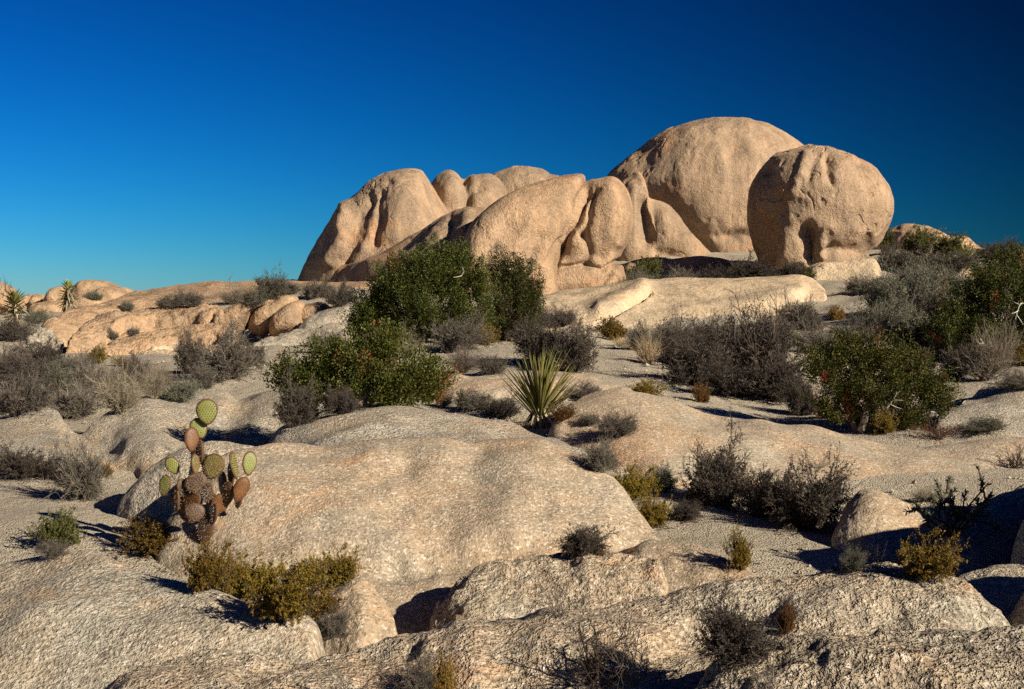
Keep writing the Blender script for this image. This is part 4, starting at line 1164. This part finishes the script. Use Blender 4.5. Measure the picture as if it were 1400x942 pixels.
# ------------------------------------------------------------------ junipers
def juniper(name, label, ells, d, base, seed, tufts=1.0, dead=0.03, lsz=0.07, snag=2):
    r = np.random.default_rng(seed)
    b = stand(base[0], base[1], d)
    d = b[1]
    fol = MB()
    wood = MB()
    cs = []
    for (ex, ey, rx, ry) in ells:
        c = P(ex, ey + 0.06 * ry, d)
        s = d / F
        R = np.array([rx * s, 0.85 * (rx + ry) / 2 * s, ry * s]) * 0.9
        c = c + np.array([0, r.normal() * R[1] * 0.35, 0])
        cs.append((c, R))
    for c, R in cs:
        area = R[0] * R[2] + R[0] * R[1] + R[1] * R[2]
        n = int(200 * area * tufts / max(lsz / 0.07, 0.4) ** 1.6) + 20
        dr = rand_dir(n * 2, r)
        dr = dr[dr[:, 2] > -0.75][:n]
        gate = fbm(dr * 2.6 + seed + c, 2, 0.5, seed)
        dr = dr[gate > -0.42]
        k = np.where(r.random((len(dr), 1)) < .25, .55, 1.0) * r.uniform(0.80, 1.02, (len(dr), 1)) + 0.10 * fbm(dr * 3.3 + seed, 2)[:, None]
        cen = c + dr * R * k
        cen = cen[cen[:, 2] > b[2] + 0.02]
        dr = unit((cen - c) / R)
        ax = unit(dr * 0.6 + np.array([0, 0, 0.95]) + rand_dir(len(dr), r) * 0.35)
        tl = r.uniform(3.2, 6.4, len(dr)) * lsz
        m = 165
        t = r.uniform(0, 1, (len(dr), m))
        rad = (tl[:, None] * 0.30 * np.sin(np.clip(t, .04, 1) * math.pi * 0.9) * r.uniform(0.3, 1, (len(dr), m)))
        rd = rand_dir(len(dr) * m, r).reshape(len(dr), m, 3)
        pos = cen[:, None] + ax[:, None] * ((t - 0.35) * tl[:, None])[..., None] + rd * rad[..., None]
        la = unit(ax[:, None] * 0.9 + rd * 0.8) * (lsz * 0.40 * r.uniform(0.6, 1.25, (len(dr), m)))[..., None]
        pos, la = pos.reshape(-1, 3), la.reshape(-1, 3)
        sd = unit(np.cross(la, rand_dir(len(la), r))) * np.linalg.norm(la, axis=1, keepdims=True) * 0.27
        dm = np.repeat(r.uniform(0, 1, len(dr)) < dead, m)
        for flag, mi in ((False, 0), (True, 1)):
            if (dm == flag).any():
                v, q = leaves(pos[dm == flag], la[dm == flag], sd[dm == flag])
                fol.add(v, q, mi)
    # trunks and limbs
    n = len(cs)
    tgt = np.array([c for c, R in cs])
    bb = np.repeat(b[None], n, 0) + r.normal(size=(n, 3)) * np.array([.06, .06, 0])
    t = np.linspace(0, 1, 7)[None, :, None]
    pts = bb[:, None] * (1 - t) + tgt[:, None] * t + np.array([0, 0, 1]) * (np.sin(t * math.pi) * 0.06 * np.linalg.norm(tgt - bb, axis=1)[:, None, None])
    pts = pts + r.normal(size=pts.shape) * 0.03 * (t * (1 - t) * 4)
    r0 = 0.03 * d / 20 + 0.02
    wood.add(*tubes(pts, np.linspace(r0, r0 * .3, 7)[None] * np.ones((n, 1)), 6))
    bl, dl, ll = kids(r, pts, 7, 0.9, 0.55, np.array([float(np.mean(R)) * 1.6 for c, R in cs]), 0.4)
    pl = grow(r, bl, dl, ll, 5, 0.2)
    wood.add(*tubes(pl, np.linspace(r0 * .35, r0 * .08, 5)[None] * np.ones((len(pl), 1)), 4))
    # bleached dead branches that show through the leaves
    if snag:
        i = r.integers(0, n, snag)
        fr = np.array([[0.3 * r.normal(), -1.0, 0.1] for _ in i])
        st = np.array([cs[j][0] + cs[j][1] * np.array([0.4 * r.normal(), -0.75, 0.3 * r.normal()]) for j in i])
        L = np.array([np.mean(cs[j][1]) * 0.9 for j in i])
        ps = grow(r, st, unit(np.c_[r.normal(size=(snag, 1)), -0.5 * np.ones((snag, 1)), 0.4 * r.normal(size=(snag, 1)) + .2]), L * .8, 6, 0.6)
        wood.add(*tubes(ps, np.linspace(r0 * .2, r0 * .06, 6)[None] * np.ones((snag, 1)), 4), 1)
        b3, d3, l3 = kids(r, ps, 3, 1.4, 0.4, L, 0.25)
        p3 = grow(r, b3, d3, l3, 4, 0.3)
        wood.add(*tubes(p3, np.linspace(r0 * .16, r0 * .05, 4)[None] * np.ones((len(p3), 1)), 3), 1)
    root = bpy.data.objects.new(name, None)
    COL.objects.link(root)
    root.location = b
    for nm, mb, mats in (('trunk', wood, [M_BARK, M_TWS]), ('crown', fol, [M_JUB if name == 'juniper_bush' else M_JUN, M_JUD])):
        mb.v = [x - b for x in mb.v]
        link(nm, mb.mesh(nm, mats), root)
    tag(root, label, 'tree', 'junipers', 'thing')


juniper('juniper_tree', 'tall dense dark juniper in front of the left boulders',
        [(520, 428, 36, 44), (552, 392, 42, 42), (596, 374, 40, 34), (632, 378, 32, 36), (640, 420, 30, 46), (590, 428, 52, 42), (530, 446, 46, 26), (620, 450, 45, 22), (500, 440, 22, 30)], None, (570, 470), 301, lsz=0.085, dead=.01, snag=1)
juniper('juniper_tree', 'smaller upright juniper right of the tall dense one',
        [(690, 380, 22, 32), (712, 396, 28, 36), (700, 425, 36, 34), (722, 420, 18, 30), (690, 446, 32, 22), (710, 452, 24, 16), (675, 456, 22, 12)], None, (702, 466), 302, lsz=0.08, dead=.01, snag=0)
juniper('juniper_bush', 'low spreading juniper on the grey slab left of the yucca',
        [(400, 522, 24, 18), (440, 508, 34, 24), (490, 494, 38, 26), (524, 482, 24, 20), (560, 518, 40, 28), (590, 532, 20, 18), (500, 532, 58, 22), (425, 540, 40, 14), (545, 540, 45, 14)], None, (490, 555), 303, lsz=0.062, dead=.035, snag=3)
juniper('juniper_bush', 'rounded bright juniper on the right with bleached branches showing',
        [(1122, 505, 26, 18), (1168, 490, 38, 26), (1213, 498, 42, 30), (1250, 526, 38, 30), (1280, 548, 20, 26), (1200, 542, 54, 32), (1142, 532, 38, 28), (1228, 572, 36, 18), (1258, 588, 16, 12), (1165, 565, 40, 16)], None, (1195, 590), 304, lsz=0.06, dead=.025, snag=3)
juniper('juniper_tree', 'wide dark juniper filling the right edge below the skyline',
        [(1325, 425, 45, 32), (1375, 400, 42, 34), (1385, 450, 48, 38), (1310, 455, 46, 32), (1425, 425, 42, 48), (1350, 470, 50, 24), (1460, 450, 45, 50), (1345, 400, 30, 22), (1400, 380, 34, 22)], None, (1375, 492), 305, lsz=0.075, dead=.02, snag=4)
juniper('juniper_tree', 'dark juniper on the skyline at the right edge',
        [(1385, 366, 36, 22), (1420, 360, 30, 26), (1352, 378, 28, 16), (1450, 370, 30, 26), (1380, 382, 40, 14)], None, (1395, 390), 306, lsz=0.1, dead=0, snag=0)


# ------------------------------------------------------------------ yuccas
M_YUC = leaf_mat('yucca_leaf', (0.15, 0.165, 0.035), (0.27, 0.265, 0.075), (0.36, 0.30, 0.12), trans=0.15, rough=0.5)
M_YDE = leaf_mat('dead_yucca_leaf', (0.18, 0.135, 0.085), (0.40, 0.33, 0.23), trans=0.1)


def blades(r, base, d, ln, wd, sag=0.08, wig=0.03, keel=0.35):
    """stiff bayonet leaves with a V section, tapered to a point"""
    N, K = len(base), 6
    p = grow(r, base, d, ln, K, wig, sag)
    prof = np.array([0.55, 0.85, 1.0, 0.85, 0.5, 0.04])
    side = unit(np.cross(d, np.array([0, 0, 1.0]) + 1e-3))
    up = np.cross(side, d)
    wv = side[:, None] * (prof[None, :, None] * wd[:, None, None])
    kv = -up[:, None] * (prof[None, :, None] * wd[:, None, None]) * keel
    v = np.stack([p - wv - kv, p + kv, p + wv - kv], 2)
    idx = np.arange(N * K * 3).reshape(N, K, 3)
    q = np.stack([idx[:, :-1, :-1], idx[:, :-1, 1:], idx[:, 1:, 1:], idx[:, 1:, :-1]], -1).reshape(-1, 4)
    return v.reshape(-1, 3), q


def yucca(name, label, px, py, wpx, hpx, stem, seed, n=90, d=None, tmax=68, skirt=40, big=False, wl=0.03):
    r = np.random.default_rng(seed)
    b = stand(px, py, d)
    s = b[1] / F
    H, Wd = hpx * s, wpx * s
    sh = stem * H
    ll = H - sh
    root = bpy.data.objects.new(name, None)
    COL.objects.link(root)
    root.location = b
    az = np.arange(n) * 2.39996 + r.normal(0, .15, n)
    tl = np.radians(np.clip(tmax * np.sqrt((np.arange(n) + .5) / n) + r.normal(0, 5, n), 1, 110))
    dd = np.stack([np.sin(tl) * np.cos(az), np.sin(tl) * np.sin(az), np.cos(tl)], -1)
    bs = dd * np.array([.05, .05, .0]) * H
    bs[:, 2] = sh * (1.08 - 0.75 * (np.arange(n) / n) ** 1.5)
    m = MB()
    m.add(*blades(r, bs, dd, ll * r.uniform(.78, 1.03, n), np.full(n, wl * H)))
    link('leaf_rosette', m.mesh('leaf_rosette', [M_YUC], True), root)
    if skirt:
        az = r.uniform(0, 6.283, skirt)
        tl = np.radians(r.uniform(128 if big else 105, 174, skirt))
        dd = np.stack([np.sin(tl) * np.cos(az), np.sin(tl) * np.sin(az), np.cos(tl)], -1)
        zz = r.uniform(.35, 1.0, skirt) * sh
        bs = np.stack([np.cos(az) * .05 * H, np.sin(az) * .05 * H, zz], -1)
        L = np.minimum(r.uniform(.3, .5, skirt) * H, zz / np.maximum(-dd[:, 2], .2) * 1.02)
        k = MB()
        k.add(*blades(r, bs, dd, L, np.full(skirt, 0.024 * H), 0.0, .06))
        if big:
            # bent dead leaves: one leaning out to the right, some lying on the rock at the left
            e = np.array([[.75, -.25, .42], [.86, -.1, .34], [-.95, -.2, -.05], [-.9, -.35, -.08], [-1, .05, -.03], [.5, -.6, -.3]])
            zb = np.array([.2, .24, .05, .04, .07, .12]) * H
            bb = np.stack([e[:, 0] * .05 * H, e[:, 1] * .05 * H, zb], -1)
            k.add(*blades(r, bb, unit(e), np.array([.55, .5, .58, .5, .44, .35]) * H, np.full(6, .022 * H), .03, .05))
        link('dead_leaves', k.mesh('dead_leaves', [M_YDE], True), root)
    tk = MB()
    pts = np.array([[[0, 0, -.05 * H], [0.01 * H, 0, sh * .4], [0, .01 * H, sh * .75], [0, 0, sh * 1.06]]])
    tk.add(*tubes(pts, np.array([[.06, .048, .05, .045]]) * H, 10))
    link('trunk', tk.mesh('trunk', [M_BARK], True), root)
    tag(root, label, 'yucca', 'yuccas', 'thing')


yucca('yucca', 'large spiky yucca with a dead leaf skirt at the centre of the view', 738, 585, 90, 122, 0.25, 401, n=92, tmax=46, skirt=40, big=True, wl=0.0155)
yucca('yucca', 'slim far yucca with a trunk standing before the distant pink boulders', 93, 423, 24, 50, 0.74, 402, n=60, tmax=100, skirt=40, d=50)
yucca('yucca', 'shaggy far yucca at the left edge, the larger of the two', 20, 440, 36, 56, 0.66, 403, n=70, tmax=95, skirt=50, d=42)
yucca('yucca', 'small yucca on the skyline right of the balanced boulder', 1322, 352, 42, 30, 0.1, 404, n=60, tmax=80, skirt=0, d=53)


# ------------------------------------------------------------------ branched spiky shrub on the right
def cholla():
    r = np.random.default_rng(55)
    b = stand(1300, 735)
    s = b[1] / F
    root = bpy.data.objects.new('spiky_shrub', None)
    COL.objects.link(root)
    root.location = b
    n = 13
    az = r.uniform(0, 6.283, n)
    tl = np.radians(r.uniform(15, 70, n))
    dd = np.stack([np.sin(tl) * np.cos(az), .6 * np.sin(tl) * np.sin(az), np.cos(tl)], -1)
    ln = r.uniform(50, 82, n) * s
    p = grow(r, np.zeros((n, 3)), dd, ln, 6, .25)
    m = MB()
    m.add(*tubes(p, np.linspace(.009, .004, 6)[None] * np.ones((n, 1)), 4))
    b1, d1, l1 = kids(r, p, 4, .9, .4, ln, .3)
    p1 = grow(r, b1, d1, l1, 4, .2)
    m.add(*tubes(p1, np.linspace(.006, .003, 4)[None] * np.ones((len(p1), 1)), 4))
    link('stems', m.mesh('stems', [M_TWD]), root)
    f = MB()
    for pp, L, k in ((p, ln, 26), (p1, l1, 26)):
        c, d2, _ = kids(r, pp, k, 1.0, .2, L, .45)
        f.add(*leaves(c, d2 * .034, unit(np.cross(d2, rand_dir(len(c), r))) * .005))
    link('foliage', f.mesh('foliage', [M_LSG]), root)
    tag(root, 'branched spiky green shrub above the shaded hump at the right', 'shrub', None, 'thing')


cholla()


# ------------------------------------------------------------------ prickly pear
def pad_mat(name, a, b_, edge):
    m, t = mat_new(name)
    c = t.n('ShaderNodeTexCoord').outputs['Object']
    n1 = t.noise(c, 18, 5, .65)
    col = t.mix(t.ramp(n1, [(.35, 0.0), (.65, 1.0)]), a, b_)
    n2 = t.noise(c, 45, 3, .6)
    col = t.mix(t.ramp(n2, [(.58, 0.0), (.72, .7)]), col, edge)
    bs = t.n('ShaderNodeBsdfPrincipled', {'Base Color': col, 'Roughness': .5, 'Specular IOR Level': .3})
    t.n('ShaderNodeOutputMaterial', {0: bs.outputs[0]})
    return m


def plain(name, col, rough=.7):
    m, t = mat_new(name)
    n1 = t.noise(t.n('ShaderNodeTexCoord').outputs['Object'], 90, 2, .5)
    c = t.mix(t.ramp(n1, [(.35, 0.0), (.65, 1.0)]), tuple(x * .7 for x in col), tuple(min(1, x * 1.2) for x in col))
    bs = t.n('ShaderNodeBsdfPrincipled', {'Base Color': c, 'Roughness': rough})
    t.n('ShaderNodeOutputMaterial', {0: bs.outputs[0]})
    return m


PM = {'g': pad_mat('cactus_green', (.13, .155, .03), (.19, .205, .05), (.13, .085, .025)),
      'o': pad_mat('cactus_olive', (.14, .15, .035), (.18, .11, .03), (.10, .05, .02)),
      'b': pad_mat('cactus_rust', (.095, .034, .009), (.165, .066, .015), (.05, .02, .008)),
      'k': pad_mat('cactus_bark_gap_shade', (.055, .03, .017), (.095, .052, .028), (.035, .02, .012))}  # bark of old pads, also the dark filler in the shadowed gaps
M_ARE = plain('areole_brown', (.09, .04, .018))
M_SPI = plain('white_spine', (.40, .33, .25))
M_EDG = plain('pad_rim_rust', (.085, .04, .014))


def pad_mesh(hw, hh, th, kind, r, spines, white):
    """one obovate pad about its joint at the lower end: local x across, z along, y through"""
    na, nb = 40, 13
    a = np.linspace(0, 2 * math.pi, na, endpoint=False)
    f = np.linspace(-math.pi / 2, math.pi / 2, nb)
    zz = np.sin(a)
    wid = 1 - 0.34 * ((1 - zz) * 0.5) ** 2
    ox = hw * np.cos(a) * wid
    oz = hh * zz
    X = ox[:, None] * np.cos(f)[None] ** .45
    Z = oz[:, None] * np.cos(f)[None] ** .45
    Y = th * np.sin(f)[None] * np.ones((na, 1))
    g = np.stack([X, Y, Z], -1)
    bend = .08 * hh
    g[..., 1] += bend * (g[..., 0] / hw) ** 2 * r.uniform(-.6, 1)
    v = g.reshape(-1, 3)
    q = grid_faces(na, nb, True)
    # rim faces carry a rusty edge
    fi = np.tile(np.arange(nb - 1), na)
    m = MB()
    m.add(v, q, 0)
    m.m[0] = np.where((fi >= nb // 2 - 3) & (fi <= nb // 2 + 2), 3, 0)
    # areoles in diagonal rows on both faces
    st = min(hw, .055) * .30
    pts = []
    for i in range(-9, 10):
        for j in range(-9, 10):
            x = (i + .5 * (j % 2)) * st * 1.05
            z = j * st * .9
            wz = 1 - 0.34 * ((1 - z / hh) * .5) ** 2
            if (x / (hw * wz)) ** 2 + (z / hh) ** 2 < .86:
                pts.append((x, z))
    if pts:
        pts = np.array(pts)
        for sg in (-1, 1):
            rr = np.minimum(np.hypot(pts[:, 0] / hw, pts[:, 1] / hh), .99)
            y = sg * th * np.sqrt(1 - rr ** 4.4)
            y = y + bend * 0
            c = np.stack([pts[:, 0], y, pts[:, 1]], -1)
            n = len(c)
            e = .0052 if kind in 'go' else .0036
            o = np.array([[-e, 0, 0], [0, 0, -e], [e, 0, 0], [0, 0, e]])
            vv = np.concatenate([c[:, None] + o[None] - np.array([0, sg * .002, 0]), (c + np.array([0, sg * .005, 0]))[:, None]], 1)
            idx = np.arange(n * 5).reshape(n, 5)
            qq = np.concatenate([np.stack([idx[:, k], idx[:, (k + 1) % 4], idx[:, 4], idx[:, 4]], -1) for k in range(4)])
            m.add(vv.reshape(-1, 3), qq, 1)
            if spines:
                k = spines
                cc = np.repeat(c, k, 0)
                d = unit(np.stack([r.normal(size=len(cc)) * .8, sg * np.ones(len(cc)), r.normal(size=len(cc)) * .8 - .5], -1))
                m.add(*leaves(cc, d * r.uniform(.010, .022, (len(cc), 1)), unit(np.cross(d, rand_dir(len(cc), r))) * .0007), 2)
    v = np.vstack(m.v)
    qd = np.vstack(m.q)
    mm = np.concatenate(m.m)
    deg = qd[:, 2] == qd[:, 3]
    return mesh_from('pad', v, qd[~deg], qd[deg][:, :3], [PM[kind], M_ARE, M_SPI, M_EDG], True, mm[~deg], mm[deg])


def prickly_pear():
    r = np.random.default_rng(77)
    b = stand(278, 738)
    D = b[1]
    s = D / F
    root = bpy.data.objects.new('prickly_pear', None)
    COL.objects.link(root)
    root.location = b
    # x, y, half width, half height, roll, yaw, depth offset, kind, spines
    pads = [(283, 563, 16, 18, -4, 12, .0, 'g', 1), (271, 586, 13, 15, -18, 20, .02, 'g', 2), (264, 600, 11, 16, 6, 34, -.04, 'b', 1), (273, 618, 9, 17, -8, -52, .02, 'b', 1),
            (269, 634, 8, 14, 2, 58, -.05, 'o', 2), (293, 637, 16, 17, 12, -12, -.03, 'o', 3), (235, 637, 10, 13, -28, 15, .02, 'g', 1), (227, 663, 10, 15, 4, -22, -.03, 'g', 1),
            (321, 636, 12, 20, 2, 82, -.02, 'g', 1), (340, 634, 11, 17, 10, 25, .02, 'g', 1), (273, 659, 16, 14, -20, 10, -.09, 'k', 6), (252, 666, 10, 13, -14, 62, -.05, 'k', 6),
            (245, 679, 9, 17, -10, -58, -.06, 'b', 1), (289, 671, 8, 13, 12, -20, -.10, 'k', 6), (310, 676, 13, 18, 22, -38, .0, 'b', 1), (331, 668, 11, 17, 24, 22, -.04, 'b', 1), (299, 690, 12, 15, 34, 12, .01, 'b', 1), (252, 690, 11, 15, -34, 10, .01, 'b', 1),
            (266, 682, 16, 14, -8, -30, -.07, 'b', 1), (272, 697, 14, 12, 6, 14, -.12, 'k', 5), (294, 702, 12, 15, 24, -62, -.05, 'k', 2), (282, 722, 14, 20, 4, -25, -.03, 'k', 2),
            (240, 686, 12, 17, -24, 78, .03, 'o', 1), (313, 650, 11, 16, 12, -60, .07, 'k', 2), (256, 702, 13, 15, -30, -8, .03, 'k', 3), (278, 640, 14, 17, 0, -55, .08, 'k', 2), (258, 650, 13, 17, -14, -62, .10, 'k', 1), (300, 662, 13, 16, 12, -58, .09, 'k', 1), (262, 618, 10, 14, -12, -60, .06, 'k', 1), (286, 690, 15, 16, 10, -50, .06, 'k', 1), (324, 684, 10, 13, 18, -60, .05, 'k', 1), (288, 738, 14, 14, 0, 25, .03, 'k', 2), (268, 736, 12, 14, -10, -30, .02, 'k', 2)]  # rear bark-coloured pads added to stand in for black shadow between the pads
    for x, y, hw, hh, roll, yaw, off, kd, sp in pads:
        o = link('pad', pad_mesh(hw * s * (1.0 if kd == 'g' else 1.06), hh * s * (1.0 if kd == 'g' else 1.06), .011 if kd == 'g' else .013, kd, r, sp, 0), root)
        c = P(x, y, D) + np.array([0, off, 0]) - b
        o.location = c
        o.rotation_euler = (math.radians(r.uniform(-12, 6)), math.radians(roll), math.radians(yaw))
        if kd == 'g':
            o['label'] = 'fresh green pad with dark dots'
        elif kd == 'o':
            o['label'] = 'olive ageing pad'
        elif kd == 'b':
            o['label'] = 'rusty brown shrivelled pad'
        else:
            o['label'] = 'old barky pad with white spines, rear ones added dark for gap shadow'
    tag(root, 'prickly pear cactus with green upper pads and rusty old ones below', 'cactus', None, 'thing')


prickly_pear()


# ------------------------------------------------------------------ loose gravel and a few stones
def gravel():
    r = np.random.default_rng(91)
    n = 10000
    y = np.exp(r.uniform(math.log(6.5), math.log(30), n))
    x = r.uniform(-.42, .42, n) * y
    ico = np.array([(0, 0, 1), (.9, 0, .1), (0, .9, -.1), (-.9, 0, .1), (0, -.9, -.1), (0, 0, -.7)], float)
    tri = np.array([(0, 1, 2), (0, 2, 3), (0, 3, 4), (0, 4, 1), (5, 2, 1), (5, 3, 2), (5, 4, 3), (5, 1, 4)])
    vs, ts = [], []
    cl = fbm(np.stack([x * .7, y * .7, 0 * x], -1), 3, .5, 4)
    k = 0
    for i in range(n):
        if cl[i] < 0.05:
            continue
        h = BVH.ray_cast(Vector((x[i], y[i], 30)), Vector((0, 0, -1)))
        if h[0] is None or h[1].z < .9:
            continue
        s = (0.006 + 0.014 * r.random() ** 4 * 1.5) * (1 + y[i] / 25)
        a = r.uniform(0, 6.28)
        v = ico * s * r.uniform(.6, 1.3, (6, 3))
        ca, sa = math.cos(a), math.sin(a)
        v = np.stack([v[:, 0] * ca - v[:, 1] * sa, v[:, 0] * sa + v[:, 1] * ca, v[:, 2] * .75], -1)
        vs.append(v + np.array(h[0]) + np.array([0, 0, s * .25]))
        ts.append(tri + 6 * k)
        k += 1
    o = link('gravel', mesh_from('gravel', np.vstack(vs), None, np.vstack(ts), [SAND]))
    tag(o, 'loose gravel scattered over the rock and sand', 'gravel', None, 'stuff')


gravel()


def leaf_litter():
    r = np.random.default_rng(23)
    cs, wd = [], []
    for o in list(COL.objects):
        if o.get('category') in ('shrub', 'tree', 'yucca', 'cactus') and o.location.y < 38:
            rad = (o.scale.x if o.get('category') == 'shrub' else 0.55) * 1.15
            n = int(min(420, 90 + 420 * rad * rad))
            a_ = r.uniform(0, 6.283, n)
            q = np.abs(r.normal(0, .6, n)) * rad
            for x, y in zip(o.location.x + q * np.cos(a_), o.location.y + q * np.sin(a_)):
                h = BVH.ray_cast(Vector((x, y, o.location.z + 1.2)), Vector((0, 0, -1)))
                if h[0] is not None and h[1].z > .6:
                    cs.append(h[0] + h[1] * .004)
                    wd.append(h[1])
    cs, wd = np.array(cs), np.array(wd)
    t = unit(np.cross(wd, rand_dir(len(cs), r)) + wd * r.uniform(-.1, .35, (len(cs), 1)))
    L = r.uniform(.012, .06, (len(cs), 1))
    v, q = leaves(cs, t * L, unit(np.cross(t, wd)) * np.minimum(L * .22, .007))
    o = link('leaf_litter', mesh_from('leaf_litter', v, q, None, [M_LIT]))
    tag(o, 'dead leaves and twig bits under the shrubs', 'litter', None, 'stuff')


M_LIT = leaf_mat('litter', (0.045, 0.03, 0.02), (0.17, 0.115, 0.07), (0.32, 0.25, 0.17), trans=0, rough=.9)
leaf_litter()
